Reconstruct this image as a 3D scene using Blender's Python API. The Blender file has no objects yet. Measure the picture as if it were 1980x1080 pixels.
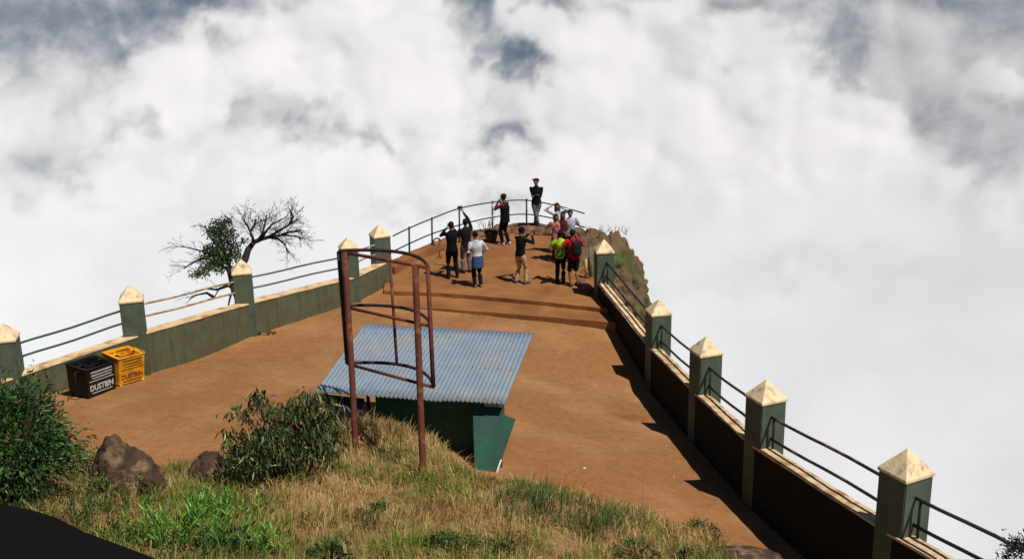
import bpy, bmesh, math, random
import numpy as np
from mathutils import Vector, Matrix, noise
R = math.radians
S = bpy.context.scene
COL = S.collection
random.seed(7)
RNG = np.random.default_rng(11)

# ------------------------------------------------------------------ camera, light
CAM_Z = 10.0
PITCH, ROLL, FPX = R(16.9), R(-1.2), 2200.0
_r0, _u0 = Vector((1, 0, 0)), Vector((0, math.sin(PITCH), math.cos(PITCH)))
FWD = Vector((0, math.cos(PITCH), -math.sin(PITCH)))
RIGHT = _r0 * math.cos(ROLL) + _u0 * math.sin(ROLL)
UPV = -_r0 * math.sin(ROLL) + _u0 * math.cos(ROLL)
cd = bpy.data.cameras.new('camera'); cam = bpy.data.objects.new('camera', cd); COL.objects.link(cam)
cd.sensor_width = 36; cd.lens = FPX / 1980 * 36; cd.clip_start = 0.1; cd.clip_end = 6000
m = Matrix((RIGHT, UPV, -FWD)).transposed().to_4x4(); m.translation = (0, 0, CAM_Z)
cam.matrix_world = m; S.camera = cam

SUN = Vector((0.44, -0.40, 1.0)).normalized()
SUN_EL = math.asin(SUN.z); SUN_AZ = math.atan2(SUN.x, SUN.y)
w = bpy.data.worlds.new('World'); S.world = w; w.use_nodes = True
nt = w.node_tree; bg = nt.nodes['Background']
sky = nt.nodes.new('ShaderNodeTexSky'); sky.sky_type = 'NISHITA'; sky.sun_disc = False
sky.sun_elevation = SUN_EL; sky.sun_rotation = SUN_AZ; sky.altitude = 2000
nt.links.new(sky.outputs[0], bg.inputs[0]); bg.inputs[1].default_value = 0.05
sd = bpy.data.lights.new('sun', 'SUN'); sd.energy = 5.0; sd.angle = R(0.5); sd.color = (1, .95, .87)
so = bpy.data.objects.new('sun', sd); COL.objects.link(so)
so.rotation_euler = SUN.to_track_quat('Z', 'Y').to_euler(); so.location = (8, -8, 30)
S.view_settings.view_transform = 'Standard'; S.view_settings.look = 'None'
S.view_settings.exposure = 0; S.view_settings.gamma = 1; S.view_settings.use_curve_mapping = False
S.cycles.max_bounces = 5; S.cycles.diffuse_bounces = 2; S.cycles.glossy_bounces = 2
S.cycles.transparent_max_bounces = 6

# ------------------------------------------------------------------ helpers
def ray(px, py):
    return FWD + RIGHT * ((px - 990) / FPX) + UPV * ((540 - py) / FPX)
def at(px, py, d):
    """point at axial distance d (metres) along the sight line"""
    return Vector((0, 0, CAM_Z)) + ray(px, py) * d
def atz(px, py, z):
    r = ray(px, py); return Vector((0, 0, CAM_Z)) + r * ((z - CAM_Z) / r.z)
def proj(p):
    v = Vector(p) - Vector((0, 0, CAM_Z)); d = v.dot(FWD)
    return 990 + v.dot(RIGHT) / d * FPX, 540 - v.dot(UPV) / d * FPX
def srelu(x, k=.8):
    return .5 * (x + math.sqrt(x * x + k * k)) if not isinstance(x, np.ndarray) else .5 * (x + np.sqrt(x * x + k * k))
def court(x, y):
    cx = min(max(x, 0), 5)
    return -.25 + .15 * (srelu(26.3 - y)) + .045 * srelu(-x) - .20 * cx * min(1, max(0, (29.8 - y) / 4)) - .03
def on(f, px, py):
    d = 8.0
    while d < 60:
        p = at(px, py, d)
        if p.z <= f(p.x, p.y): break
        d += .03
    return p
FOOT = [on(court, *q) for q in ((-200, 860), (0, 870), (150, 885), (310, 917), (400, 912), (560, 880), (700, 858), (850, 880), (940, 932), (1100, 962), (1235, 1000), (1370, 1052), (1470, 1105), (1600, 1200))]
def foot_y(x):
    if x <= FOOT[0].x: return FOOT[0].y
    for a, b in zip(FOOT, FOOT[1:]):
        if a.x <= x <= b.x:
            return a.y + (b.y - a.y) * (x - a.x) / max(b.x - a.x, 1e-6)
    return FOOT[-1].y - (x - FOOT[-1].x) * 1.5
def mound(x, y):
    t = foot_y(x) - y
    z = court(x, y)
    if t > 0:
        z += .35 * (1 - math.exp(-t / .8)) + .10 * t
        z += .10 * min(t, 1) * noise.fractal(Vector((x * .7, y * .7, 3)), 1, 2, 4)
    z += .38 * math.exp(-((x + 2.35) / .95) ** 2 - ((y - 18.5) / .75) ** 2)
    z += .18 * math.exp(-((x + 4.3) / 1.2) ** 2 - ((y - 18.2) / .9) ** 2)
    return z

# materials
def mat(name, color, rough=.8, var=.12, scale=6, spec=.3, bump=0, bscale=30, color2=None, cscale=3, cpos=(.42, .62), attr=None, trans=0, metal=0, streak=None):
    M = bpy.data.materials.new(name); M.use_nodes = True; n = M.node_tree; N = n.nodes; L = n.links
    b = N['Principled BSDF']; b.inputs['Roughness'].default_value = rough; b.inputs['Metallic'].default_value = metal
    b.inputs['Specular IOR Level'].default_value = spec
    tc = N.new('ShaderNodeTexCoord')
    def noi(s, det=5):
        t = N.new('ShaderNodeTexNoise'); t.inputs['Scale'].default_value = s; t.inputs['Detail'].default_value = det
        L.new(tc.outputs['Object'], t.inputs['Vector']); return t
    if attr:
        a = N.new('ShaderNodeAttribute'); a.attribute_name = attr; src = a.outputs['Color']
    else:
        a = N.new('ShaderNodeRGB'); a.outputs[0].default_value = (*color, 1); src = a.outputs[0]
    if color2:
        t = noi(cscale, 8); r = N.new('ShaderNodeValToRGB'); r.color_ramp.elements[0].position = cpos[0]; r.color_ramp.elements[1].position = cpos[1]
        L.new(t.outputs[0], r.inputs[0]); mx = N.new('ShaderNodeMix'); mx.data_type = 'RGBA'
        L.new(r.outputs[0], mx.inputs[0]); L.new(src, mx.inputs[6]); mx.inputs[7].default_value = (*color2, 1); src = mx.outputs[2]
    if streak:
        mp = N.new('ShaderNodeMapping'); mp.inputs['Scale'].default_value = (1, 1, .10); L.new(tc.outputs['Object'], mp.inputs[0])
        t = N.new('ShaderNodeTexNoise'); t.inputs['Scale'].default_value = 9; t.inputs['Detail'].default_value = 6; L.new(mp.outputs[0], t.inputs['Vector'])
        r = N.new('ShaderNodeValToRGB'); r.color_ramp.elements[0].position = .50; r.color_ramp.elements[1].position = .68; r.color_ramp.elements[1].color = (.42, .42, .42, 1); L.new(t.outputs[0], r.inputs[0])
        mx = N.new('ShaderNodeMix'); mx.data_type = 'RGBA'; L.new(r.outputs[0], mx.inputs[0]); L.new(src, mx.inputs[6]); mx.inputs[7].default_value = (*streak, 1); src = mx.outputs[2]
    if var:
        t = noi(scale); mr = N.new('ShaderNodeMapRange'); mr.inputs[1].default_value = .25; mr.inputs[2].default_value = .75
        mr.inputs[3].default_value = 1 - var; mr.inputs[4].default_value = 1 + var; L.new(t.outputs[0], mr.inputs[0])
        vm = N.new('ShaderNodeVectorMath'); vm.operation = 'SCALE'; L.new(src, vm.inputs[0]); L.new(mr.outputs[0], vm.inputs['Scale']); src = vm.outputs[0]
    L.new(src, b.inputs['Base Color'])
    if bump:
        t = noi(bscale, 8); bp = N.new('ShaderNodeBump'); bp.inputs['Strength'].default_value = 1; bp.inputs['Distance'].default_value = bump
        L.new(t.outputs[0], bp.inputs['Height']); L.new(bp.outputs[0], b.inputs['Normal'])
    if trans:
        tr = N.new('ShaderNodeBsdfTranslucent'); L.new(src, tr.inputs[0]); ms = N.new('ShaderNodeMixShader'); ms.inputs[0].default_value = trans
        L.new(b.outputs[0], ms.inputs[1]); L.new(tr.outputs[0], ms.inputs[2]); L.new(ms.outputs[0], N['Material Output'].inputs[0])
    return M

# objects
def empty(name, loc, label=None, cat=None, group=None, rz=0):
    o = bpy.data.objects.new(name, None); COL.objects.link(o); o.location = loc; o.rotation_euler = (0, 0, rz)
    o.empty_display_size = .1
    return tag(o, label, cat, group)
def tag(o, label=None, cat=None, group=None, kind=None):
    if label: o['label'] = label
    if cat: o['category'] = cat
    if group: o['group'] = group
    if kind: o['kind'] = kind
    return o
def obj(name, bm, material, parent=None, smooth=False, local=False):
    """link bm as one mesh; coordinates are world unless local"""
    me = bpy.data.meshes.new(name)
    if isinstance(bm, bpy.types.Mesh): me = bm; me.name = name
    else:
        bmesh.ops.recalc_face_normals(bm, faces=bm.faces) if not getattr(bm, 'is_open', False) else None
        bm.to_mesh(me); bm.free()
    for mm in (material if isinstance(material, (list, tuple)) else [material]): me.materials.append(mm)
    if smooth: me.polygons.foreach_set('use_smooth', [True] * len(me.polygons))
    o = bpy.data.objects.new(name, me); COL.objects.link(o)
    if parent:
        o.parent = parent
        if not local:
            root = parent; M = Matrix.Identity(4)
            while root: M = root.matrix_basis @ M; root = root.parent
            o.matrix_basis = M.inverted()
    return o
def box(bm, c, s, rz=0, M=None):
    """box with centre c and full size s"""
    T = Matrix.Translation(c) @ Matrix.Rotation(rz, 4, 'Z') @ Matrix.Diagonal((*s, 1))
    if M is not None: T = M @ T
    return bmesh.ops.create_cube(bm, size=1, matrix=T)['verts']
def frame(d, ref=Vector((0, 0, 1))):
    d = d.normalized()
    if abs(d.dot(ref)) > .97: ref = Vector((0, 1, 0))
    a = d.cross(ref).normalized(); b = a.cross(d).normalized(); return a, b
def tube(bm, pts, rad, n=8, flat=1, mat_i=0, cap=True, ref=Vector((0, 0, 1))):
    pts = [Vector(p) for p in pts]
    if not isinstance(rad, (list, tuple)): rad = [rad] * len(pts)
    rings = [];
    for i, p in enumerate(pts):
        d = pts[min(i + 1, len(pts) - 1)] - pts[max(i - 1, 0)]
        a, b = frame(d, ref); r = rad[i]
        rx, ry = r if isinstance(r, tuple) else (r, r * flat)
        rings.append([bm.verts.new(p + a * (rx * math.cos(2 * math.pi * k / n)) + b * (ry * math.sin(2 * math.pi * k / n))) for k in range(n)])
    for q, s in zip(rings, rings[1:]):
        for k in range(n):
            f = bm.faces.new((q[k], q[(k + 1) % n], s[(k + 1) % n], s[k])); f.material_index = mat_i; f.smooth = True
    if cap:
        for q in (rings[0], rings[-1]):
            f = bm.faces.new(q); f.material_index = mat_i
def ball(bm, c, s, M=None, sub=2, mi=0):
    T = Matrix.Translation(c) @ Matrix.Diagonal((*s, 1))
    if M is not None: T = M @ T
    vs = bmesh.ops.create_icosphere(bm, subdivisions=sub, radius=1, matrix=T)['verts']
    for v in vs:
        for f in v.link_faces: f.smooth = True; f.material_index = mi
    return vs
def prism(bm, poly, z0, z1):
    """poly: list of xy; z0, z1 numbers or functions of xy"""
    f0 = z0 if callable(z0) else (lambda x, y: z0); f1 = z1 if callable(z1) else (lambda x, y: z1)
    lo = [bm.verts.new((x, y, f0(x, y))) for x, y in poly]; hi = [bm.verts.new((x, y, f1(x, y))) for x, y in poly]
    n = len(poly); bm.faces.new(hi); bm.faces.new(lo[::-1])
    for i in range(n): bm.faces.new((lo[i], lo[(i + 1) % n], hi[(i + 1) % n], hi[i]))
def mesh_np(name, verts, faces_flat, nper, cols=None, attr='col'):
    me = bpy.data.meshes.new(name); nv = len(verts); nf = len(faces_flat) // nper
    me.vertices.add(nv); me.vertices.foreach_set('co', np.asarray(verts, np.float32).ravel())
    me.loops.add(nf * nper); me.loops.foreach_set('vertex_index', np.asarray(faces_flat, np.int32))
    me.polygons.add(nf); me.polygons.foreach_set('loop_start', np.arange(0, nf * nper, nper, dtype=np.int32))
    me.update(calc_edges=True)
    if cols is not None:
        a = me.color_attributes.new(attr, 'FLOAT_COLOR', 'POINT'); a.data.foreach_set('color', np.asarray(cols, np.float32).ravel())
    return me
def roughen(bm, amp, sc, seed=0, oct=4):
    for v in bm.verts:
        v.co += Vector(noise.noise_vector(v.co * sc + Vector((seed, 0, 0)))) * amp + Vector(noise.noise_vector(v.co * sc * 3.1)) * amp * .35

def worley(x, y, seed, k=7.0):
    """soft rounded lobes: smooth minimum of squared distances to jittered points"""
    r = np.random.default_rng(seed); jx = r.uniform(.1, .9, (256, 256)); jy = r.uniform(.1, .9, (256, 256)); js = r.uniform(.7, 1.35, (256, 256))
    xi = np.floor(x).astype(int); yi = np.floor(y).astype(int); s = 0
    for dx in (-1, 0, 1):
        for dy in (-1, 0, 1):
            a = (xi + dx) % 256; b = (yi + dy) % 256
            d = ((xi + dx + jx[a, b] - x) ** 2 + (yi + dy + jy[a, b] - y) ** 2) * js[a, b]; s = s + np.exp(-k * d)
    return 1 + np.log(s + 1e-6) / k
# numpy gradient noise
def pnoise(x, y, seed):
    g = np.random.default_rng(seed).uniform(0, 2 * np.pi, (256, 256)); gx, gy = np.cos(g), np.sin(g)
    xi = np.floor(x).astype(int); yi = np.floor(y).astype(int); xf = x - xi; yf = y - yi
    u = xf ** 3 * (xf * (xf * 6 - 15) + 10); v = yf ** 3 * (yf * (yf * 6 - 15) + 10)
    def dt(i, j):
        a = (xi + i) % 256; b = (yi + j) % 256; return gx[a, b] * (xf - i) + gy[a, b] * (yf - j)
    return (dt(0, 0) * (1 - u) + dt(1, 0) * u) * (1 - v) + (dt(0, 1) * (1 - u) + dt(1, 1) * u) * v
def fbm(x, y, seed, o=5, g=.5, billow=False):
    s = 0; a = 1; t = 0
    for k in range(o):
        q = pnoise(x * 2 ** k + 31.7 * k, y * 2 ** k + 11.3 * k, seed + k)
        s = s + a * (np.sqrt(q * q + .004) * 2 - .45 if billow else q * 1.4); t += a; a *= g
    return s / t
# ------------------------------------------------------------------ materials
M_earth = mat('red_earth', (.30, .120, .036), .95, .16, 1.6, .1, .012, 14, (.20, .078, .026), .7, (.42, .66))
M_slope = mat('hill_soil', (.20, .11, .045), .95, .25, 2.5, .1, .03, 9, (.10, .09, .03), 1.1)
M_plat = mat('platform_earth', (.265, .118, .042), .95, .14, 1.8, .1, .010, 14, (.19, .08, .03), .8, (.4, .66))
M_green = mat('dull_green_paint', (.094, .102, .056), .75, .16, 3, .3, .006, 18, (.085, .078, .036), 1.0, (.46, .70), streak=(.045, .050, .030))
M_wallr = mat('shaded_green_paint', (.013, .014, .010), .9, .2, 3, .1, .006, 18)  # right wall green taken near black: its shade is put into the colour
M_pgreen = mat('grey_green_paint', (.078, .105, .072), .75, .12, 4, .3, .004, 22, (.05, .06, .04), 2.2, (.5, .8), streak=(.045, .055, .040))
M_cream = mat('cream_paint', (.70, .56, .34), .85, .14, 6, .2, .008, 22, (.34, .26, .16), 7, (.54, .70), streak=(.42, .34, .20))
M_coping = mat('worn_cream_coping', (.62, .45, .26), .85, .18, 4, .2, .012, 16, (.34, .20, .10), 3, (.48, .66))
M_railgreen = mat('dark_green_rail', (.02, .055, .045), .5, .2, 9)
M_railgrey = mat('blue_grey_rail', (.07, .10, .12), .5, .25, 9)
M_railrust = mat('rusty_rail', (.24, .13, .06), .7, .3, 9, color2=(.45, .33, .18), cscale=4)
M_railblack = mat('black_rail', (.014, .018, .018), .5, .2, 9)
M_raildark = mat('brown_black_rail', (.03, .022, .016), .6, .3, 9, color2=(.22, .14, .06), cscale=3, cpos=(.55, .7))
M_rust = mat('rusted_steel', (.105, .028, .016), .8, .3, 8, .3, .004, 40, (.24, .085, .035), 6, (.55, .68))
M_rustd = mat('dark_rusted_steel', (.030, .014, .012), .8, .3, 8, .3, .004, 40, (.10, .03, .018), 5, (.5, .7))
M_rustb = mat('red_rusted_steel', (.13, .03, .018), .8, .3, 8, .3, .004, 40, (.06, .02, .015), 5, (.5, .7))
M_tin = mat('weathered_tin', (.205, .255, .315), .55, .12, 3, .4, 0, 30, (.26, .27, .28), 1.3, (.45, .7), metal=.15)
M_sheet = mat('green_painted_sheet', (.012, .066, .040), .5, .25, 3, .4, .004, 6, (.02, .05, .045), 2, (.45, .7))
M_sheetd = mat('dark_green_sheet', (.012, .105, .058), .6, .25, 3, .3, .004, 6, (.008, .05, .030), 3, (.4, .7))
M_navy = mat('navy_sheet', (.012, .018, .05), .6, .2, 3)
M_white = mat('white_trim', (.6, .6, .55), .7, .15, 6)
M_wood = mat('dark_timber', (.05, .03, .02), .8, .3, 8)
M_rock = mat('brown_rock', (.060, .036, .024), .9, .4, 3, .15, .06, 9, (.22, .14, .08), 4, (.52, .68))
M_rockg = mat('grassy_rock', (.14, .085, .048), .95, .4, 2.2, .1, .14, 5, (.075, .078, .028), .8, (.46, .56))
M_rockdark = mat('rim_rock', (.12, .06, .035), .9, .35, 4, .2, .03, 9, (.20, .11, .06), 3)
M_black = mat('black_ledge', (.006, .0055, .005), .95, .2, 3, .05)
M_bark = mat('dark_bark', (.032, .024, .022), .9, .3, 8, .1)
M_leafattr = mat('leaf', (0, 0, 0), .45, .1, 8, .35, attr='col', trans=.25)
M_grassattr = mat('grass_blade', (0, 0, 0), .7, .08, 3, .15, attr='col', trans=.3)
M_binblack = mat('black_bin_paint', (.006, .006, .007), .6, .3, 5, .2, color2=(.018, .011, .010), cscale=4)
M_binyellow = mat('yellow_bin_paint', (.80, .36, .012), .55, .12, 5, .4, color2=(.62, .24, .01), cscale=4)
M_ink = mat('black_lettering', (.10, .045, .01), .8, .1)
M_paintw = mat('white_lettering', (.62, .62, .62), .8, .2, 20)

# ------------------------------------------------------------------ clouds
def build_clouds():
    az = np.concatenate([np.linspace(-110, -30, 50), np.arange(-29, 29, .085), np.linspace(30, 110, 50)])
    el = np.concatenate([np.linspace(-80, -34, 40), np.arange(-33, 3.0, .085)])
    A, E = np.meshgrid(az, el); a = np.radians(A); e = np.radians(E)
    D = np.stack([np.sin(a) * np.cos(e), np.cos(a) * np.cos(e), np.sin(e)], -1)
    f = D @ np.array(FWD); f = np.maximum(f, .2)
    PX = 990 + D @ np.array(RIGHT) / f * FPX; PY = 540 - D @ np.array(UPV) / f * FPX
    X = A / 9.; Y = E / 9.
    wx = fbm(X * 1.3, Y * 1.3, 5, 4); wy = fbm(X * 1.3 + 9, Y * 1.3 + 4, 8, 4)
    fx = fbm(X * 5, Y * 5, 15, 4); fy = fbm(X * 5 + 9, Y * 5 + 4, 18, 4)
    qx = PX + 130 * wx + 60 * fx; qy = PY + 90 * wy + 50 * fy
    gaps = [(60, 10, 200, 62, 1.35), (20, 110, 60, 50, .6), (165, 130, 42, 80, .6), (350, 0, 110, 28, .8), (1000, 112, 100, 30, 1.25), (925, 45, 70, 60, .65),
            (1005, 250, 48, 44, 1.0), (940, 315, 45, 16, .55), (610, 250, 80, 38, .8), (500, 240, 70, 26, .35), (265, 262, 45, 24, .65), (215, 290, 30, 50, .45), (1640, 70, 75, 70, .75),
            (1550, 10, 130, 30, .6), (1225, 45, 60, 22, .55), (1790, 250, 60, 80, .6), (1890, 310, 130, 46, .45), (1430, 8, 70, 20, .6), (1950, 30, 90, 60, .5),
            (900, 5, 70, 30, .7), (80, 230, 90, 40, .22), (1700, 160, 70, 40, .35), (430, 170, 80, 26, .25), (1850, 130, 60, 30, .2)]
    g = np.zeros_like(A)
    for x, y, rx, ry, s in gaps:
        g = g + s * np.exp(-((qx - x) / rx) ** 2 - ((qy - y) / ry) ** 2)
    up = 1 / (1 + np.exp((PY - 400 + .10 * np.abs(PX - 990) * 0 - 110 * wx - 60 * fx) / 60))
    fine = fbm(X * 7 + 1.2 * fx, Y * 8 + 1.2 * fy, 40, 5, .55)
    thin = np.clip(g * (.92 + .85 * fine) - .05, 0, 1.2)
    gaps_c = 1 - np.exp(-1.35 * thin ** 1.6)
    WX = X + .16 * wx + .05 * fx; WY = Y * 1.12 + .16 * wy + .05 * fy
    l1 = worley(WX * 1.5, WY * 1.5 + 5, 501); l2 = worley(WX * 3.3 + 3, WY * 3.3, 502); l3 = worley(WX * 7.1, WY * 7.1, 503)
    soft = fbm(X * .9 + .25 * wx, Y * 1.2 + .25 * wy, 60, 3, .5)
    wisp = fbm(X * 2.6 + .5 * wx, Y * 3.2 + .5 * wy, 81, 6, .58)
    edge = fbm(X * 2.2 + .3 * fx, Y * 2.6 + .3 * fy, 181, 7, .60)
    blue = np.array([.085, .112, .155]); haze_ = np.array([.37, .382, .41]); white = np.array([.570, .570, .582]); dull = np.array([.415, .420, .434]); low = np.array([.545, .562, .588])
    kb = np.clip(.62 + 1.2 * wisp + .5 * soft - .35 * thin, 0, 1)[..., None]
    C = blue + (haze_ - blue) * kb
    H = np.zeros_like(A)
    # each puff: centre, radii, opacity, whiteness
    puffs = [(1000, 190, 120, 60, .80, .35), (1830, 130, 230, 170, .62, .25), (560, 230, 140, 70, .55, .2), (20, 200, 220, 110, .7, .3), (1500, 0, 300, 60, .4, .2), (900, 150, 80, 110, .7, .4), (40, 130, 150, 60, .55, .25), (60, 260, 260, 120, .85, .45), (1930, 330, 240, 150, .60, .2), (1700, 170, 130, 120, .35, .1), (1760, 20, 150, 60, .45, .3), (1600, 20, 60, 50, .5, .3), (420, 310, 300, 90, .92, .6), (330, 165, 130, 140, .92, .75), (470, 110, 110, 95, .70, .5), (600, 80, 190, 105, .95, .85),
             (660, 330, 240, 70, .95, .8), (770, 150, 165, 150, .97, .95), (700, 20, 130, 70, .9, .8), (850, 285, 95, 60, .85, .6), (1050, 55, 105, 52, .88, .85), (1180, 20, 70, 50, .6, .5), (1120, 210, 100, 90, .95, .9), (1250, 130, 190, 120, .97, .95), (1330, 30, 120, 60, .9, .7), (1480, 80, 110, 90, .9, .8),
             (1400, 250, 270, 150, 1, .95), (1930, 150, 80, 55, .8, .9), (1590, 300, 180, 110, 1, .9), (1150, 330, 260, 80, 1, 1), (1480, 370, 250, 75, 1, 1), (1700, 390, 150, 65, .95, 1), (1230, 400, 260, 70, .9, 1.1), (1640, 395, 200, 60, .8, 1.1), (1850, 410, 230, 75, .85, .9), (1360, 400, 200, 55, .85, 1.2)]
    for i, (x, y, rx, ry, op, wh) in enumerate(puffs):
        dd = np.sqrt(((qx - x) / rx) ** 2 + ((qy - y) / ry) ** 2)
        n_ = .48 * edge + .16 * (l2 - .8) + .10 * (l3 - .8)
        v = 1.18 - dd + n_; wdt = .44 if op > .9 else .70
        t_ = np.clip(v / wdt, 0, 1); al = op * t_ * t_ * (3 - 2 * t_)
        shade = np.clip(wh - .30 + .9 * v - .1 + .45 * wisp + .35 * (l1 - .8) + .22 * (l2 - .8), 0, 1)[..., None]
        col = dull + (white - dull) * shade
        C = C * (1 - al[..., None]) + col * al[..., None]
        H = H * (1 - al) + al * (H * .6 + .5 * np.sqrt(np.clip(v, 0, 1)))
    yb = 352 + np.where(PX > 990, .006 * (PX - 990), -.02 * (990 - PX))
    t_ = np.clip((qy - yb + 45 + 70 * edge) / 135, 0, 1); al = (t_ * t_ * (3 - 2 * t_))
    lowc = low * (1 - .05 * np.clip(1 + 2.5 * soft + 1.2 * wisp, 0, 2))[..., None]
    band = (.10 * np.exp(-((qx - 1560) / 360) ** 2 - ((qy - 520) / 40) ** 2) + .06 * np.exp(-((qx - 160) / 260) ** 2 - ((qy - 480) / 60) ** 2))[..., None]
    lowc = lowc * (1 - band)
    C = C * (1 - al[..., None]) + lowc * al[..., None]
    H = H * (1 - al) + .55 * al
    gc = gaps_c * np.clip(1 - al, 0, 1)
    gc = np.clip(gc * (.80 + .6 * edge), 0, .86)[..., None]; C = C * (1 - gc) + (blue + .06 * kb) * gc
    # displacement is softened so that only broad, rounded forms catch the light
    def blur(Z, n_):
        for _ in range(n_):
            Z = (np.roll(Z, 1, 0) + np.roll(Z, -1, 0) + np.roll(Z, 1, 1) + np.roll(Z, -1, 1) + 2 * Z) / 6
        return Z
    H = blur(H, 60); amp = (1 - blur(al, 40)) * .9 + .06
    disp = -.010 * blur(H * (1 - al), 80) - amp * (.018 * (blur(l1, 20) - .85) + .010 * (blur(l2, 24) - .85) + .003 * (blur(l3, 10) - .85))
    r = 650 * np.exp(.9 * e) * (1 + disp)
    P = D * r[..., None] + np.array([0, 0, CAM_Z])
    # towns and fields glimpsed through the gap
    rows, cols = A.shape; idx = np.arange(rows * cols).reshape(rows, cols)
    F = np.stack([idx[:-1, :-1], idx[:-1, 1:], idx[1:, 1:], idx[1:, :-1]], -1).reshape(-1)
    me = mesh_np('clouds', P.reshape(-1, 3), F, 4, np.concatenate([C.reshape(-1, 3), np.ones((rows * cols, 1))], 1))
    M = bpy.data.materials.new('cloud'); M.use_nodes = True; N = M.node_tree.nodes; L = M.node_tree.links
    N.remove(N['Principled BSDF']); d = N.new('ShaderNodeBsdfDiffuse'); at_ = N.new('ShaderNodeAttribute'); at_.attribute_name = 'col'
    L.new(at_.outputs[0], d.inputs[0]); L.new(d.outputs[0], N['Material Output'].inputs[0])
    o = obj('clouds', me, M, smooth=True); tag(o, kind='structure')
build_clouds()

# ------------------------------------------------------------------ walls: pillar tips
LT = [at(-235, 700, 21.6), at(4, 623, 23.8), at(250, 550, 26), at(465, 500, 29.4), at(672, 457, 32.4), at(733, 433, 34)]
RT = [at(1168, 462, 32.2), at(1274, 577, 27.6), at(1366, 649, 23.4), at(1483, 732, 19.7), at(1756, 865, 15.3), at(2160, 1050, 11.9)]
def boundary_x(y, side):
    T = LT if side < 0 else RT
    P = sorted([(p.y, p.x) for p in T])
    if y <= P[0][0]: return P[0][1] + (P[1][1] - P[0][1]) / (P[1][0] - P[0][0]) * (y - P[0][0])
    for a, b in zip(P, P[1:]):
        if y <= b[0]: return a[1] + (b[1] - a[1]) * (y - a[0]) / (b[0] - a[0])
    return P[-1][1]
# platform outline (z = 0)
PL = [atz(*q, 0) for q in ((1192, 599), (1060, 584), (960, 575), (850, 566), (742, 562), (748, 520), (790, 490), (835, 470), (870, 455), (910, 445), (953, 440), (1018, 436), (1075, 440), (1125, 452), (1160, 490), (1175, 545), (1165, 590))]
PLXY = [(p.x, p.y) for p in PL]
def inside(x, y, P):
    c = False; n = len(P)
    for i in range(n):
        (x1, y1), (x2, y2) = P[i], P[i - 1]
        if (y1 > y) != (y2 > y) and x < (x2 - x1) * (y - y1) / (y2 - y1) + x1: c = not c
    return c
def pdist(x, y, P):
    b = 1e9; n = len(P)
    for i in range(n):
        ax, ay = P[i]; bx, by = P[i - 1]; dx, dy = bx - ax, by - ay
        t = max(0, min(1, ((x - ax) * dx + (y - ay) * dy) / (dx * dx + dy * dy + 1e-9)))
        b = min(b, math.hypot(x - ax - t * dx, y - ay - t * dy))
    return b
def ground_z(x, y):
    xl, xr = boundary_x(y, -1) - .15, boundary_x(y, 1) + .12
    z = mound(x, y) if y < 21.5 else court(x, y)
    YE = 33.2
    if y > YE:
        d = pdist(x, y, PLXY) if not inside(x, y, PLXY) else 0
        z = -.6 - d * 2.6 + .5 * min(d, 1) * noise.noise(Vector((x, y, 0)))
        return z
    o = max(xl - x, x - xr, 0)
    if o > 0:
        z -= .25 + o * 2.4 * (1 + .2 * noise.noise(Vector((x * .5, y * .5, 9))))
    return z
def build_ground():
    xs = np.concatenate([np.arange(-26, -13, .5), np.arange(-13, 9, .11), np.arange(9, 16, .5)])
    ys = np.concatenate([np.arange(1, 8, .4), np.arange(8, 35, .11), np.arange(35, 50, .3)])
    nx, ny = len(xs), len(ys)
    V = np.zeros((ny, nx, 3)); C = np.ones((ny, nx, 4))
    for j, y in enumerate(ys):
        for i, x in enumerate(xs):
            V[j, i] = (x, y, ground_z(float(x), float(y)) + .014 * noise.noise(Vector((x * 2.6, y * 2.6, 1))))
    idx = np.arange(nx * ny).reshape(ny, nx)
    F = np.stack([idx[:-1, :-1], idx[:-1, 1:], idx[1:, 1:], idx[1:, :-1]], -1).reshape(-1)
    fy = np.array([foot_y(float(x)) for x in xs])
    T = fy[None, :] - ys[:, None]
    n = fbm(V[..., 0] * 1.4, V[..., 1] * 1.4, 90, 5)
    n2 = fbm(V[..., 0] * .5, V[..., 1] * .5, 95, 4)
    k = np.clip((T + .35 * n) / .35, 0, 1)[..., None]
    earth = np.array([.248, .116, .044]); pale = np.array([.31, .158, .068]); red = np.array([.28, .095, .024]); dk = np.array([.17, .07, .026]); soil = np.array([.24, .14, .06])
    e = earth + (pale - earth) * np.clip(n2 * 2.2 + .2, 0, 1)[..., None]
    edge = np.exp(-np.clip(-T, 0, 9) / .9)[..., None] * np.clip(.6 + n * 1.5, 0, 1)[..., None]
    e = e + (red - e) * edge
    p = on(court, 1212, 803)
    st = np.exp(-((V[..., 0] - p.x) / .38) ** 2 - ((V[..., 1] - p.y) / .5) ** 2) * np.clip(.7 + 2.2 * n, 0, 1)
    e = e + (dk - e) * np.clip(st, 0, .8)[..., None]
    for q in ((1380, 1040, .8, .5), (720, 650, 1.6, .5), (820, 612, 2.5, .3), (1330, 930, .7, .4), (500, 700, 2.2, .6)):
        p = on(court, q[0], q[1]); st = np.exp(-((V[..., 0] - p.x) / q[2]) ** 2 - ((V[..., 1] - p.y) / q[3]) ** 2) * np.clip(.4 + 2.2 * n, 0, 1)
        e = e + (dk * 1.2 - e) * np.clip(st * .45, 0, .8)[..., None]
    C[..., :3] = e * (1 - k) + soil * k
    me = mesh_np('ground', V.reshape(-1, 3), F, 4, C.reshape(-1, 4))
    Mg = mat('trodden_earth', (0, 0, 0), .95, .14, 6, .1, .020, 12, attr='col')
    o = obj('ground', me, Mg, smooth=True); tag(o, kind='structure')
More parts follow.
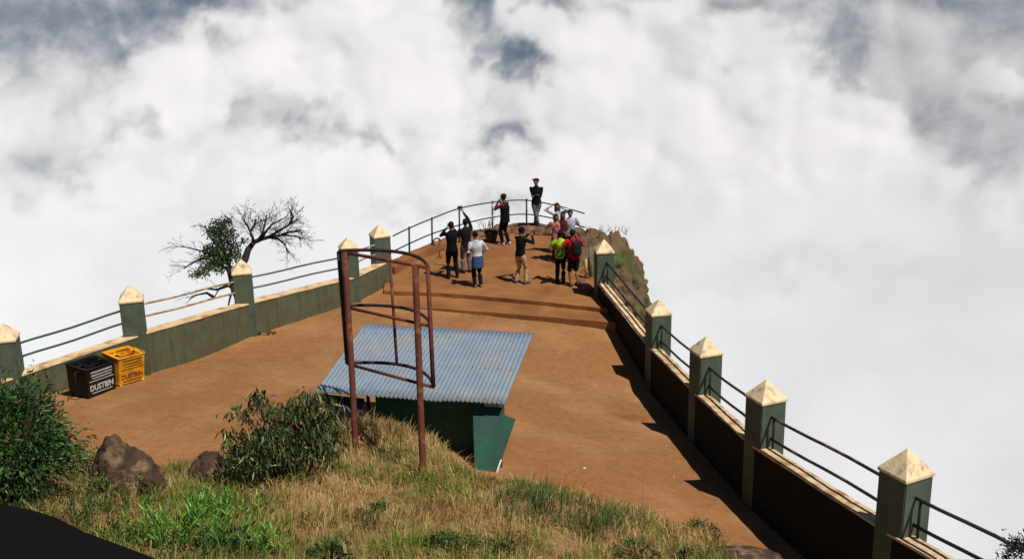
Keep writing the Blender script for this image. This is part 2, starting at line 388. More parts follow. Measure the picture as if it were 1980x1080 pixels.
    # pebbles and litter lying about
build_ground()
def gravel():
    n = 2600; V, F, C = [], [], []
    for i in range(n):
        x = random.uniform(-11, 5); y = random.uniform(16, 33)
        if not (boundary_x(y, -1) + .35 < x < boundary_x(y, 1) - .35) or y > 30.5 or y < foot_y(x): continue
        edge = min(x - boundary_x(y, -1), boundary_x(y, 1) - x, (y - foot_y(x)) * 1.0)
        if random.random() > math.exp(-edge / 1.6) + .16: continue
        z = court(x, y); s_ = random.uniform(.006, .022); k = len(V); col = random.choice(((.20, .09, .04), (.13, .06, .03), (.34, .22, .12), (.26, .13, .06)))
        for a in range(5):
            t = a * 1.257 + random.uniform(-.3, .3); r_ = s_ * random.uniform(.7, 1.3); V.append((x + r_ * math.cos(t), y + r_ * math.sin(t), z - .004))
        V.append((x, y, z + s_ * .9)); C += [(*col, 1)] * 6
        for a in range(5): F += [k + a, k + (a + 1) % 5, k + 5]
    o = obj('gravel', mesh_np('gravel', V, F, 3, C), mat('grit', (0, 0, 0), .9, .1, attr='col')); tag(o, 'loose grit and small stones scattered over the red court', 'gravel', kind='stuff')
gravel()

# platform and the lower step
def rag(pts, step, amp, seed):
    out = []
    for a, b in zip(pts, pts[1:]):
        a = Vector(a); b = Vector(b); n = max(1, int((b - a).length / step))
        for i in range(n):
            p = a.lerp(b, i / n); q = noise.noise_vector(Vector((p.x * 2.1, p.y * 2.1, seed))) * amp
            out.append((p.x + q.x, p.y + q.y))
    out.append(tuple(pts[-1])[:2]); return out
front = rag([tuple(p)[:2] for p in PL[:5]], .12, .035, 1)
bm = bmesh.new(); poly = front + [(p.x, p.y) for p in PL[5:]]
prism(bm, poly, -2.5, lambda x, y: .012 * noise.noise(Vector((x, y, 0))))
bmesh.ops.triangulate(bm, faces=[f for f in bm.faces if len(f.verts) > 4])
tag(obj('platform', bm, M_plat), kind='structure')
S1 = [atz(*q, -.12) for q in ((1198, 625), (1125, 618), (1040, 611), (960, 604), (850, 597), (728, 590), (742, 570))]
bm = bmesh.new(); poly = rag([tuple(p)[:2] for p in S1[:6]], .12, .04, 4) + [(S1[6].x, S1[6].y), (PL[4].x + .1, PL[4].y + .3), (PL[0].x + .1, PL[0].y + .3)]
prism(bm, poly, -1.5, -.12)
bmesh.ops.triangulate(bm, faces=[f for f in bm.faces if len(f.verts) > 4])
tag(obj('step', bm, M_plat), kind='structure')

# ------------------------------------------------------------------ the two parapet walls
PW = .50
def pillar(parent, tip, rz, hgt, outk=0, capm=None):
    w = PW; b = tip.z - hgt; top = tip.z - .34
    bm = bmesh.new(); T = Matrix.Translation((tip.x, tip.y, 0)) @ Matrix.Rotation(rz, 4, 'Z')
    vs = box(bm, (0, 0, (b + top) / 2), (w, w, top - b), M=T)
    bmesh.ops.bevel(bm, geom=[e for e in bm.edges], offset=.014, segments=2, affect='EDGES')
    for v in bm.verts: v.co += Vector(noise.noise_vector(v.co * 3)) * .006
    p = obj('pillar', bm, M_pgreen, parent)
    bm = bmesh.new(); h = w / 2 + .015
    q = [T @ Vector((sx * h, sy * h, top - .03)) for sx, sy in ((-1, -1), (1, -1), (1, 1), (-1, 1))]
    q2 = [T @ Vector((sx * h, sy * h, top + .015)) for sx, sy in ((-1, -1), (1, -1), (1, 1), (-1, 1))]
    t = bm.verts.new(tip + Vector((random.uniform(-.015, .015), 0, 0))); lo = [bm.verts.new(v) for v in q]; hi = [bm.verts.new(v) for v in q2]
    bm.faces.new(lo[::-1])
    for i in range(4):
        bm.faces.new((lo[i], lo[(i + 1) % 4], hi[(i + 1) % 4], hi[i])); bm.faces.new((hi[i], hi[(i + 1) % 4], t))
    bmesh.ops.bevel(bm, geom=[e for e in bm.edges], offset=.008, segments=1, affect='EDGES')
    obj('cap', bm, M_cream, p)
    return p
def wall_run(parent, tips, rzs, drop, thick, shift, hs, skirt_m, cop_m):
    """wall body between pillars with a coping on top"""
    nseg = len(tips) - 1
    for i in range(nseg):
        a, b = tips[i], tips[i + 1]; d = (b - a); dh = Vector((d.x, d.y, 0)).normalized(); nrm = Vector((-dh.y, dh.x, 0)) * shift
        A = a - Vector((0, 0, drop)) + nrm; B = b - Vector((0, 0, drop)) + nrm
        bm = bmesh.new(); n = 14
        side = Vector((-dh.y, dh.x, 0)) * thick / 2
        rows = []
        for k in range(n + 1):
            p = A.lerp(B, k / n); sag = .012 * noise.noise(p * 1.3)
            zt = p.z + sag - .03; zb = ground_min(p.x, p.y) - 1.0
            rows.append([bm.verts.new((p.x - side.x, p.y - side.y, zb)), bm.verts.new((p.x - side.x, p.y - side.y, zt)), bm.verts.new((p.x + side.x, p.y + side.y, zt)), bm.verts.new((p.x + side.x, p.y + side.y, zb))])
        for q, s in zip(rows, rows[1:]):
            for j in range(3): bm.faces.new((q[j], s[j], s[j + 1], q[j + 1]))
        bm.faces.new(rows[0]); bm.faces.new(rows[-1][::-1])
        obj('wall_panel', bm, skirt_m, parent)
        bm = bmesh.new(); n = 40; c2 = side * 1.12; rows = []
        for k in range(n + 1):
            p = A.lerp(B, k / n); rz_ = .012 * noise.noise(p * 1.3); e1 = 1 + .10 * noise.noise(p * 4 + Vector((5, 0, 0))); e2 = 1 + .10 * noise.noise(p * 4)
            zt = p.z + rz_ + .008 * noise.noise(p * 7); zb = p.z + rz_ - .032
            rows.append([bm.verts.new((p.x - c2.x * e1, p.y - c2.y * e1, zb)), bm.verts.new((p.x - c2.x * e1 * .97, p.y - c2.y * e1 * .97, zt)), bm.verts.new((p.x + c2.x * e2 * .97, p.y + c2.y * e2 * .97, zt)), bm.verts.new((p.x + c2.x * e2, p.y + c2.y * e2, zb))])
        for q, s in zip(rows, rows[1:]):
            for j in range(4): bm.faces.new((q[j], s[j], s[(j + 1) % 4], q[(j + 1) % 4]))
        bm.faces.new(rows[0]); bm.faces.new(rows[-1][::-1])
        obj('coping', bm, cop_m, parent)
def ground_min(x, y): return court(x, y) - .2
LW = empty('parapet_wall', LT[2] - Vector((0, 0, 2.05)), 'dull green parapet wall with cream pyramid-capped pillars and pipe rails, along the left edge beside the dustbins', 'parapet wall')
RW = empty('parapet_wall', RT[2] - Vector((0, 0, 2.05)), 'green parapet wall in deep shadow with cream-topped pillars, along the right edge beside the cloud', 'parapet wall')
def seg_ang(a, b): return math.atan2((b - a).y, (b - a).x)
LR = []
for i, t in enumerate(LT):
    a = seg_ang(LT[max(i - 1, 0)], LT[min(i + 1, len(LT) - 1)])
    LR.append(a)
LR = [R(20), R(12), R(14), R(14), R(14), R(24)]
for t, a in zip(LT, LR): pillar(LW, t, a, 2.5)
wall_run(LW, LT, LR, 1.16, .27, -0.09, None, M_green, M_coping)
RR = [R(-20), R(-28), R(-37), R(-43), R(-35), R(-30)]
RR = [R(90 - 20 - 90 + 0) for _ in RR] if False else [R(5), R(11), R(18), R(23), R(27), R(27)]
for t, a in zip(RT, RR): pillar(RW, t, a, 2.5)
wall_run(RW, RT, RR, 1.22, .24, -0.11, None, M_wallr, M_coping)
def rails(parent, T, drop, mats, hs, loop, off=0):
    for i in range(len(T) - 1):
        a, b = T[i].copy(), T[i + 1].copy(); d = Vector((b.x - a.x, b.y - a.y, 0)).normalized()
        A = a - Vector((0, 0, drop)) + d * .2; B = b - Vector((0, 0, drop)) - d * .15
        for k, h in enumerate(hs):
            bm = bmesh.new(); m_ = mats[i][k]
            p0 = A + Vector((0, 0, h)); p1 = B + Vector((0, 0, h))
            pts = [p0.lerp(p1, j / 6) + Vector((0, 0, .012 * math.sin(j * 1.3 + i))) for j in range(7)]
            if loop: pts = [q for q in pts]
            tube(bm, pts, .026, 8); obj('rail', bm, m_, parent)
        if loop:
            bm = bmesh.new(); q = A + d * .16
            tube(bm, [q + Vector((0, 0, -.02)), q + Vector((0, 0, hs[0] + .02))], .022, 8); obj('rail_upright', bm, M_railblack, parent)
rails(LW, LT, 1.16, [(M_railgreen,) * 2, (M_railgreen,) * 2, (M_railrust,) * 2, (M_railgrey,) * 2, (M_railrust,) * 2], (.60, .30), False)
rails(RW, RT, 1.22, [(M_railblack,) * 2, (M_railblack,) * 2, (M_railblack,) * 2, (M_raildark, M_raildark), (M_railgreen, M_railblack)], (.60, .20), True)

# ------------------------------------------------------------------ outcrop right of the platform
bm = bmesh.new(); c = at(1168, 610, 36.5)
bmesh.ops.create_icosphere(bm, subdivisions=6, radius=1)
for v in bm.verts:
    p = v.co.copy()
    p.x *= 1.35; p.y *= 4.6; p.z *= 2.2
    if p.z < 0: p.x *= 1 + .25 * -p.z; p.z *= 4
    v.co = c + p
    n = noise.fractal(v.co * .55, 1, 2, 5); rg = abs(noise.noise(v.co * 1.4)) + .5 * abs(noise.noise(v.co * 3.3)); v.co += p.normalized() * (n * .5 + .25 - rg * .65) + Vector(noise.noise_vector(v.co * 4.3)) * .09
tag(obj('rock_outcrop', bm, M_rockg, smooth=True), 'brown grassy rock outcrop falling away into cloud behind the far right pillar', 'rock outcrop')
# ------------------------------------------------------------------ shed
def build_shed():
    FL, FR, BL = at(608, 757, 20.55), at(976, 782, 20.1), at(706, 629, 23.3)
    U = (FR - FL); W_ = U.length; U = U.normalized(); V = ((BL - FL) + (at(1031, 640, 22.95) - FR)) * .5; D_ = V.length; V = V.normalized(); Nn = U.cross(V).normalized()
    def P(u, v, n=0): return FL + U * u + V * v + Nn * n
    gx, gy = P(1.7, 1.3).x, P(1.7, 1.3).y
    sh = empty('shed', (gx, gy, court(gx, gy)), 'small green shed with a blue-grey corrugated tin roof, standing on the red court', 'shed')
    # roof
    nc = 43; n = nc * 8; rows = 9; Vt = [];
    for layer in (0, -.006):
        for j in range(rows + 1):
            for i in range(n + 1):
                u = W_ * i / n; v = D_ * j / rows; jag = .025 * math.sin(int(i / 86 + .3) * 5.1) if j in (0, rows) else 0
                sheet = int(i / 86); lift = .006 * (sheet % 2)
                a = .0125 * math.sin(2 * math.pi * i / 8) + lift + .012 * noise.noise(Vector((u * 1.2, v * 1.2, 2)))
                Vt.append(P(u, v + jag, a + layer))
    idx = np.arange((rows + 1) * (n + 1)).reshape(rows + 1, n + 1); F = np.stack([idx[:-1, :-1], idx[:-1, 1:], idx[1:, 1:], idx[1:, :-1]], -1).reshape(-1)
    o2 = (rows + 1) * (n + 1); F2 = np.stack([idx[:-1, :-1], idx[1:, :-1], idx[1:, 1:], idx[:-1, 1:]], -1).reshape(-1) + o2
    e = []
    for row in (0, rows):
        for i in range(n): e += [idx[row, i], idx[row, i + 1], idx[row, i + 1] + o2, idx[row, i] + o2]
    for c in (0, n):
        for j in range(rows): e += [idx[j, c], idx[j + 1, c], idx[j + 1, c] + o2, idx[j, c] + o2]
    me = mesh_np('roof', [tuple(v) for v in Vt], np.concatenate([F, F2, np.array(e)]), 4)
    rf = obj('roof', me, M_tin, sh)
    for v in (.12, 1.35, 2.6):
        bm = bmesh.new()
        for q in range(14):
            p = P(.12 + q * (W_ - .24) / 13, v, .022); ball(bm, p, (.012, .012, .008), sub=1)
        tag(obj('nail_row', bm, M_rustd, rf), kind='stuff')
    def zr(x, y):   # underside of the roof above a ground point
        return FL.z - .04 - ((x - FL.x) * Nn.x + (y - FL.y) * Nn.y) / Nn.z
    def wallp(name, a, b, zt=None, m_=M_sheetd, th=.04, low=-.4):
        a = Vector((a.x, a.y, 0)); b = Vector((b.x, b.y, 0)); d = (b - a).normalized(); s = Vector((-d.y, d.x, 0)) * th / 2
        bm = bmesh.new(); q = [a - s, b - s, b + s, a + s]
        lo = [bm.verts.new((p.x, p.y, court(p.x, p.y) + low)) for p in q]; hi = [bm.verts.new((p.x, p.y, zr(p.x, p.y) if zt is None else zt)) for p in q]
        bm.faces.new(lo[::-1]); bm.faces.new(hi)
        for i in range(4): bm.faces.new((lo[i], lo[(i + 1) % 4], hi[(i + 1) % 4], hi[i]))
        return obj(name, bm, m_, sh)
    wallp('back_wall', P(.95, .62), P(2.93, .50))
    wallp('side_wall', P(.93, .66), P(.93, 2.3)); wallp('side_wall', P(2.96, .55), P(2.96, 2.3), m_=M_sheet)
    for u, v in ((.12, .25), (.12, 2.6), (2.9, 2.6)):
        p = P(u, v); bm = bmesh.new(); zt = zr(p.x, p.y) + .0; zb = court(p.x, p.y) - .3
        box(bm, (p.x, p.y, (zt + zb) / 2), (.07, .07, zt - zb), .15); obj('post', bm, M_wood, sh)
    for v in (.3, 1.3, 2.5):
        bm = bmesh.new(); a, b = P(.03, v, -.07), P(W_ - .03, v, -.07); tube(bm, [a, b], .035, 4); obj('rafter', bm, M_wood, sh)
    # navy sheet hung under the left eave
    bm = bmesh.new(); q = [at(612, 762, 20.75), at(702, 772, 20.62), at(702, 797, 20.6), at(652, 794, 20.65)]
    vs = [bm.verts.new(p) for p in q]; f = bm.faces.new(vs); r = bmesh.ops.extrude_face_region(bm, geom=[f])
    for v in r['geom']:
        if isinstance(v, bmesh.types.BMVert): v.co += Vector((.02, .05, 0))
    obj('hanging_sheet', bm, M_navy, sh)
    # the leaning lit panel at the right corner
    q = [at(914, 784, 20.42), at(973, 787, 20.36), at(974, 801, 20.30), at(996, 808, 20.20), at(972, 880, 20.02), at(953, 932, 19.86), at(932, 929, 19.92), at(919, 914, 20.06)]
    c = sum(q, Vector()) / len(q); n_ = (q[1] - q[6]).cross(q[0] - q[4]).normalized()
    if n_.y > 0: n_ = -n_
    q = [p - n_ * (p - c).dot(n_) * .8 for p in q]
    bm = bmesh.new(); lo = [bm.verts.new(p) for p in q]; hi = [bm.verts.new(p - n_ * .03) for p in q]
    bm.faces.new(lo); bm.faces.new(hi[::-1])
    for i in range(len(q)): bm.faces.new((lo[i], hi[i], hi[(i + 1) % len(q)], lo[(i + 1) % len(q)]))
    tag(obj('leaning_panel', bm, M_sheet, sh), 'sunlit green sheet leaning at the corner')
    for a, b, r in ((q[4] + (q[5] - q[4]) * .15, q[5], .014), (q[7] + (q[6] - q[7]) * .0, q[6], .012)):
        bm = bmesh.new(); tube(bm, [a + n_ * .01, b + n_ * .01], r, 6); obj('white_edge', bm, M_white, sh)
    # little dark return behind the panel, down to the ground
    bm = bmesh.new(); a = at(971, 884, 20.12); g = on(court, 971, 934)
    vs = [a, a + Vector((0, .35, 0)), Vector((a.x, a.y + .35, g.z - .1)), Vector((a.x, a.y, g.z - .1)), ]
    lo = [bm.verts.new(p) for p in vs]; hi = [bm.verts.new(p - Vector((.26, 0, 0))) for p in vs]
    bm.faces.new(lo); bm.faces.new(hi[::-1])
    for i in range(4): bm.faces.new((lo[i], hi[i], hi[(i + 1) % 4], lo[(i + 1) % 4]))
    obj('base_box', bm, M_sheetd, sh)
    bm = bmesh.new(); p = P(1.9, 2.3); box(bm, (p.x, p.y, court(p.x, p.y) + .45), (2.1, .45, .9), math.atan2(U.y, U.x)); obj('counter', bm, M_sheet, sh)
build_shed()

# ------------------------------------------------------------------ rusty sign frame
def build_sign():
    dl, dr = 18.85, 17.75
    a = at(690, 903, dl); b = at(819, 934, dr)
    sf = empty('sign_frame', (a + b) / 2, 'tall empty frame of rusted steel tube with bowed rails, standing on the grassy hillside', 'sign frame')
    pl_t, pr_t = at(667, 488, dl), at(803, 512, dr)
    for lo, hi in ((a, pl_t), (b, pr_t)):
        d = (hi - lo); lo = lo - d * .10; bm = bmesh.new()
        tube(bm, [lo.lerp(hi, t) + Vector(noise.noise_vector(Vector((t * 4, lo.x, 0)))) * .008 for t in np.linspace(0, 1, 9)], .052, 12); obj('post', bm, M_rust, sf)
    L0, L1 = at(655, 486, 19.0), at(672, 703, 19.0); R0, R1 = at(827, 517, 17.6), at(838, 748, 17.6)
    bm = bmesh.new(); tube(bm, [L0, L1], .038, 4); obj('side_bar', bm, M_rustd, sf)
    bm = bmesh.new(); tube(bm, [R0, R1], .034, 4); obj('side_bar', bm, M_rustb, sf)
    away = Vector((R0 - L0).cross(Vector((0, 0, 1)))).normalized()
    if away.y < 0: away = -away
    mids = []
    for t, r in ((0, .034), (.49, .030), (1, .032)):
        l = L0.lerp(L1, t); q = R0.lerp(R1, t)
        bm = bmesh.new(); tube(bm, [l + Vector((0, 0, 0)), q], r * .9, 4); obj('straight_rail', bm, M_rustb if t != .0 else M_rust, sf)
        bm = bmesh.new(); pts = []
        for k in range(17):
            s = k / 16; p = l.lerp(q, s); bulge = .44 * (1 - (2 * s - 1) ** 2)
            pts.append(p + away * bulge + Vector((0, 0, .014)))
            if k == 6: mids.append(pts[-1])
        tube(bm, pts, r * .85, 6); obj('bowed_rail', bm, M_rustd, sf)
    bm = bmesh.new(); tube(bm, [mids[0], mids[-1]], .024, 6); obj('thin_upright', bm, M_rust, sf)
build_sign()

# ------------------------------------------------------------------ dustbins
def text_mesh(body, size):
    c = bpy.data.curves.new('t', 'FONT'); c.body = body; c.size = size; c.extrude = .0015; c.offset = size * .025; c.align_x = 'CENTER'
    o = bpy.data.objects.new('t', c); COL.objects.link(o); dg = bpy.context.evaluated_depsgraph_get()
    me = bpy.data.meshes.new_from_object(o.evaluated_get(dg)); bpy.data.objects.remove(o); return me
def build_bin(name, q, dep, mt, ink, label, handle_side, openm):
    """q: front face corners TL TR BR BL as world points; dep: vector into the bin (backwards)"""
    TL, TR, BR, BL = q; ctr = sum(q, Vector()) / 4 + dep / 2
    g = court(ctr.x, ctr.y)
    root = empty(name, (ctr.x, ctr.y, g), label, 'dustbin')
    ux = (TR - TL).normalized(); uz = (TL - BL).normalized(); nrm = ux.cross(uz).normalized()
    if nrm.dot(dep) > 0: nrm = -nrm
    Wd, H = (TR - TL).length, (TL - BL).length
    bm = bmesh.new()
    inn = .06
    out = [TL, TR, TR + dep, TL + dep]; c = sum(out, Vector()) / 4; lip = [p.lerp(c, .18) for p in out]; dn = -uz * .16; low = [p.lerp(c, .05) + dn for p in lip]
    bot = [BL, BR, BR + dep * .92, BL + dep * .92]
    rings = [[bm.verts.new(p) for p in r_] for r_ in (bot, out, lip, low)]
    bm.faces.new(rings[0])
    for r0, r1 in zip(rings, rings[1:]):
        for i in range(4): bm.faces.new((r0[i], r0[(i + 1) % 4], r1[(i + 1) % 4], r1[i]))
    f = bm.faces.new(rings[3]); f.material_index = 1
    bmesh.ops.bevel(bm, geom=[e for e in bm.edges], offset=.01, segments=2, affect='EDGES')
    body = obj('bin_body', bm, [mt, openm], root)
    # rim and a central slot frame on top
    bm = bmesh.new(); tube(bm, out + [out[0]], .018, 6, ref=nrm); obj('rim', bm, mt, root)
    bm = bmesh.new(); m_ = [p.lerp(c, .50) for p in out]; ws = (TR - TL) * .16
    m2 = [m_[0], m_[1], m_[2], m_[3]]; tube(bm, m2 + [m2[0]], .02, 4, ref=nrm)
    for i, j in ((0, 3), (1, 2)):
        tube(bm, [lip[i].lerp(lip[j], .5), m2[i].lerp(m2[j], .5)], .03, 4, ref=nrm)
    obj('lid_frame', bm, mt, root)
    # handle loop
    s = -1 if handle_side == 'left' else 1
    e0 = (TL if s < 0 else TR) + dep * .3 - uz * .05; e1 = (BL if s < 0 else BR) + dep * .3 + uz * .08
    bm = bmesh.new()
    if s < 0: tube(bm, [e0, e0 + ux * s * .17, e1 + ux * s * .17 + Vector((0, 0, .0)), e1], .018, 6, ref=nrm)
    else: tube(bm, [e0 - dep * .1, e0 + ux * s * .13, e0 + ux * s * .13 + dep * .5, e0 + dep * .55], .018, 6, ref=nrm)
    obj('handle', bm, mt, root)
    for c0 in (BL + ux * .05, BR - ux * .05, BL + dep * .85 + ux * .05, BR + dep * .85 - ux * .05):
        bm = bmesh.new(); gz = court(c0.x, c0.y); tube(bm, [c0 + uz * .02, Vector((c0.x, c0.y, gz - .05))], .02, 6); obj('leg', bm, mt, root)
    # lettering on the front: small unreadable lines and the big word
    o0 = TL + nrm * .004; rnd = random.Random(3)
    bm = bmesh.new()
    def rect(bm, u, v, w_, h_):
        p = o0 + ux * u - uz * v; vs = [bm.verts.new(x) for x in (p, p + ux * w_, p + ux * w_ - uz * h_, p - uz * h_)]; bm.faces.new(vs)
        vs2 = [bm.verts.new(x - nrm * .003) for x in (p, p + ux * w_, p + ux * w_ - uz * h_, p - uz * h_)]; bm.faces.new(vs2[::-1])
    for v, h_, x0, x1 in ((.12, .042, .14, .88), (.235, .034, .14, .88), (.335, .030, .18, .86), (.44, .026, .08, .92), (.76 if False else .87, .028, .15, .85)):
        bm = bmesh.new(); u = x0 * Wd; yv = v * H
        while u < x1 * Wd:
            l = rnd.uniform(.014, .034)
            for k in range(3):
                hh = h_ * rnd.uniform(.7, 1) if k == 0 else 0
            rect(bm, u, yv + (h_ - hh if False else 0), min(l, x1 * Wd - u + .01), h_ * rnd.uniform(.75, 1.0)); u += l + .006
        obj('lettering_line', bm, ink, root)
    tm = text_mesh('DUSTBIN', .125 * Wd / .62)
    p = BL.lerp(BR, .5) + uz * H * .20 + nrm * .003
    Mx = Matrix((ux, uz, nrm)).transposed().to_4x4(); Mx.translation = p; tm.transform(Mx)
    obj('word', tm, ink, root)
    return root
def bins():
    # black
    d = 25.2
    def base(px, py): return on(court, px, py)
    b0 = at(170, 768, 24.35); b1 = at(224, 747, 24.75); t0 = at(155, 716, 23.95); t1 = at(213, 697, 24.35)
    def fix(b0, b1, h, sh):
        ux = (b1 - b0); ux.z *= 1; up = Vector((0, 0, 1)); n = ux.cross(up).normalized(); return ux, n
    g0, g1 = on(court, 171, 771), on(court, 225, 751)
    ux = (g1 - g0); back = Vector((-ux.y, ux.x, 0)).normalized();
    if back.y < 0: back = -back
    tilt = Vector((0, 0, 1)) * .66 - back * .12
    k = Vector((0, 0, .02))
    q = [g0 + tilt + k, g1 + tilt + k, g1 + k, g0 + k]
    sh = -ux.normalized() * .10
    q[0] += sh; q[1] += sh
    build_bin('dustbin', q, back * .50 + Vector((0, 0, .10)), M_binblack, M_paintw, 'black metal dustbin with white lettering, beside the yellow one', 'left', M_black)
    g0, g1 = on(court, 231, 748), on(court, 280, 733)
    ux = (g1 - g0); back = Vector((-ux.y, ux.x, 0)).normalized()
    if back.y < 0: back = -back
    q = [g0 + tilt + k, g1 + tilt + k, g1 + k, g0 + k]; sh = -ux.normalized() * .05; q[0] += sh; q[1] += sh
    build_bin('dustbin', q, back * .46 + Vector((0, 0, .10)), M_binyellow, M_ink, 'yellow metal dustbin with dark lettering and an open top, against the left wall', 'right', mat('bin_inside', (.22, .08, .01), .8))
bins()

# ------------------------------------------------------------------ railing round the viewpoint
def build_fence():
    base = [(760, 512), (791, 492), (835, 473), (888, 457), (952, 443), (1018, 438), (1082, 443)]
    top = [456, 438, 420, 400, 388, 384, 396]; up = [456, 441, 422.5, 403, 391, 387, 399]; lo = [486, 471, 452, 435, 420, 414, 425]
    P = [atz(x, y, .22) for x, y in base]
    f = empty('railing', P[3], 'thin curved pipe railing around the tip of the viewpoint', 'railing')
    pu, pm = [], []
    for i, ((x, y), p) in enumerate(zip(base, P)):
        d = (p - Vector((0, 0, CAM_Z))).dot(FWD)
        pu.append(at(x, up[i], d)); pm.append(at(x, lo[i], d))
        if 0 < i < 6 or i == 6:
            bm = bmesh.new(); tube(bm, [p - Vector((0, 0, .35)), at(x, top[i], d)], .030, 8)
            o = obj('post', bm, M_railblack if i != 4 else mat('yellow_black_post', (.02, .02, .016), .6, color2=(.55, .40, .05), cscale=3.5, cpos=(.56, .60)), f)
    pu.append(pu[-1] + Vector((.8, -.9, -.05))); pm.append(pm[-1] + Vector((.8, -.9, -.05)))
    for L_ in (pu, pm):
        pts = []
        for i in range(len(L_) - 1):
            a = L_[max(i - 1, 0)]; b = L_[i]; c = L_[i + 1]; d = L_[min(i + 2, len(L_) - 1)]
            for t in np.linspace(0, 1, 6)[:-1]:
                t = float(t); pts.append(.5 * ((2 * b) + (c - a) * t + (2 * a - 5 * b + 4 * c - d) * t * t + (3 * b - a - 3 * c + d) * t ** 3))
        pts.append(L_[-1]); bm = bmesh.new(); tube(bm, pts, .022, 6); obj('rail', bm, M_railblack, f)
build_fence()
def kerb(pts, w_, z, name, label, m_, cat):
    bm = bmesh.new(); rows = []
    P = []
    for a, b in zip(pts, pts[1:]):
        P += [a.lerp(b, t / 5) for t in range(5)]
    P.append(pts[-1])
    for i, p in enumerate(P):
        d = P[min(i + 1, len(P) - 1)] - P[max(i - 1, 0)]; s = Vector((-d.y, d.x, 0)).normalized() * w_ / 2; j = noise.noise(p * 1.7) * .05
        rows.append([bm.verts.new((p.x - s.x * 1.25, p.y - s.y * 1.25, -.6)), bm.verts.new((p.x - s.x, p.y - s.y, z + j)), bm.verts.new((p.x + s.x, p.y + s.y, z + j * .5)), bm.verts.new((p.x + s.x * 1.25, p.y + s.y * 1.25, -.6))])
    for q, s in zip(rows, rows[1:]):
        for j in range(4): bm.faces.new((q[j], s[j], s[(j + 1) % 4], q[(j + 1) % 4]))
    bm.faces.new(rows[0]); bm.faces.new(rows[-1][::-1])
    bmesh.ops.subdivide_edges(bm, edges=bm.edges[:], cuts=1, use_grid_fill=True)
    roughen(bm, .03, 3)
    return tag(obj(name, bm, m_), label, cat)
kerb([atz(x, y, .2) for x, y in ((752, 517), (791, 494), (835, 475), (872, 462))], .42, .22, 'kerb', 'low earthen kerb under the left part of the thin pipe railing', M_plat, 'kerb')
kerb([atz(x, y, .25) for x, y in ((1143, 552), (1131, 541), (1121, 530))], .22, .14, 'kerb', 'short worn kerb in front of the far right pillar', M_rockdark, 'kerb')

def rock(px, py, z, size, m_, label, seed, name='boulder', group=None, amp=.22, sink=.3, sub=4, taper=0):
    p = atz(px, py, z) if not callable(z) else on(z, px, py)
    bm = bmesh.new(); bmesh.ops.create_icosphere(bm, subdivisions=sub, radius=1)
    for v in bm.verts:
        q = v.co * (1 + amp * noise.fractal(v.co * 1.1 + Vector((seed, 0, 0)), 1, 2, 4) + .08 * noise.noise(v.co * 6 + Vector((seed, 0, 0))))
        tp = 1 - taper * max(q.z, -.4); q.x = q.x * tp - taper * .10 * q.z; q.y *= tp
        v.co = p + Vector((q.x * size[0], q.y * size[1], q.z * size[2] + size[2] * (1 - 2 * sink) * .4))
    return tag(obj(name, bm, m_, smooth=True), label, 'boulder', group)
# flat rocks at the rim
for (x, y, s, seed, lab) in ((1030, 447, (.75, .55, .22), 2, 'broad flat rock at the rim under the standing man in black'), (1075, 450, (.5, .5, .20), 5, 'brown rim rock at the feet of the posing group'),
                             (968, 449, (.34, .4, .24), 8, 'brown rock behind the person in red at the rim'), (1003, 443, (.42, .35, .20), 11, 'small brown rock between the red visitor and the man on the rim'),
                             (916, 455, (.4, .35, .12), 14, 'low rock by the railing left of the dark basket'), (1108, 456, (.5, .6, .26), 17, 'rim rock right behind the posing group')):
    rock(x, y, 0, s, M_rockdark, lab, seed, group='rocks along the rim')
rock(245, 945, mound, (.56, .46, .74), M_rock, 'large rounded brown boulder in the grass at the left edge of the court', 21, amp=.22, sink=.36, sub=5, taper=.30)
rock(408, 920, mound, (.30, .34, .30), M_rock, 'smaller brown boulder half hidden by the drooping bush', 27, amp=.18, sink=.25, sub=5)
rock(1430, 1088, mound, (.62, .42, .14), M_rock, 'low flat rock in the grass at the bottom edge, right', 31, amp=.15, sink=.4, sub=5)

# basket, ring and bits by the railing
def basket():
    p = atz(950, 467, 0); r = empty('basket', p, 'dark round basket on the ground by the railing', 'basket')
    bm = bmesh.new(); prof = [(.15, 0), (.20, .15), (.23, .34), (.215, .34), (.18, .12), (.0, .06)]
    n = 20; rings = []
    for rr, z in prof[:-1]:
        rings.append([bm.verts.new(p + Vector((rr * math.cos(2 * math.pi * k / n), rr * math.sin(2 * math.pi * k / n), z))) for k in range(n)])
    for a, b in zip(rings, rings[1:]):
        for k in range(n): bm.faces.new((a[k], a[(k + 1) % n], b[(k + 1) % n], b[k]))
    bm.faces.new(rings[0][::-1]); bm.faces.new(rings[-1])
    obj('basket_body', bm, M_wood, r)
    bm = bmesh.new(); tube(bm, [p + Vector((.23 * math.cos(a), .23 * math.sin(a), .345)) for a in np.linspace(0, 2 * math.pi, 21)], .016, 6); obj('rim', bm, M_bark, r)
basket()
def hoop(px, py, z, rad, tr, m_, name, label, cat, az=0, a0=0, a1=360):
    p = atz(px, py, z); bm = bmesh.new(); ax = Vector((math.cos(az), math.sin(az), 0))
    pts = [p + ax * rad * math.cos(t) + Vector((0, 0, rad + rad * math.sin(t))) for t in np.linspace(R(a0), R(a1), 22)]
    tube(bm, pts, tr, 6, ref=Vector((math.sin(az), -math.cos(az), 0))); return tag(obj(name, bm, m_), label, cat)
hoop(845, 474, .22, .12, .03, M_railgrey, 'hoop', 'small pale grey hoop standing on the kerb by the railing', 'hoop', .4)
hoop(855, 498, 0, .14, .016, M_railblack, 'bent_pipe', 'dark bent pipe sticking up from the ground left of the man in black', 'pipe', .9, 20, 270)
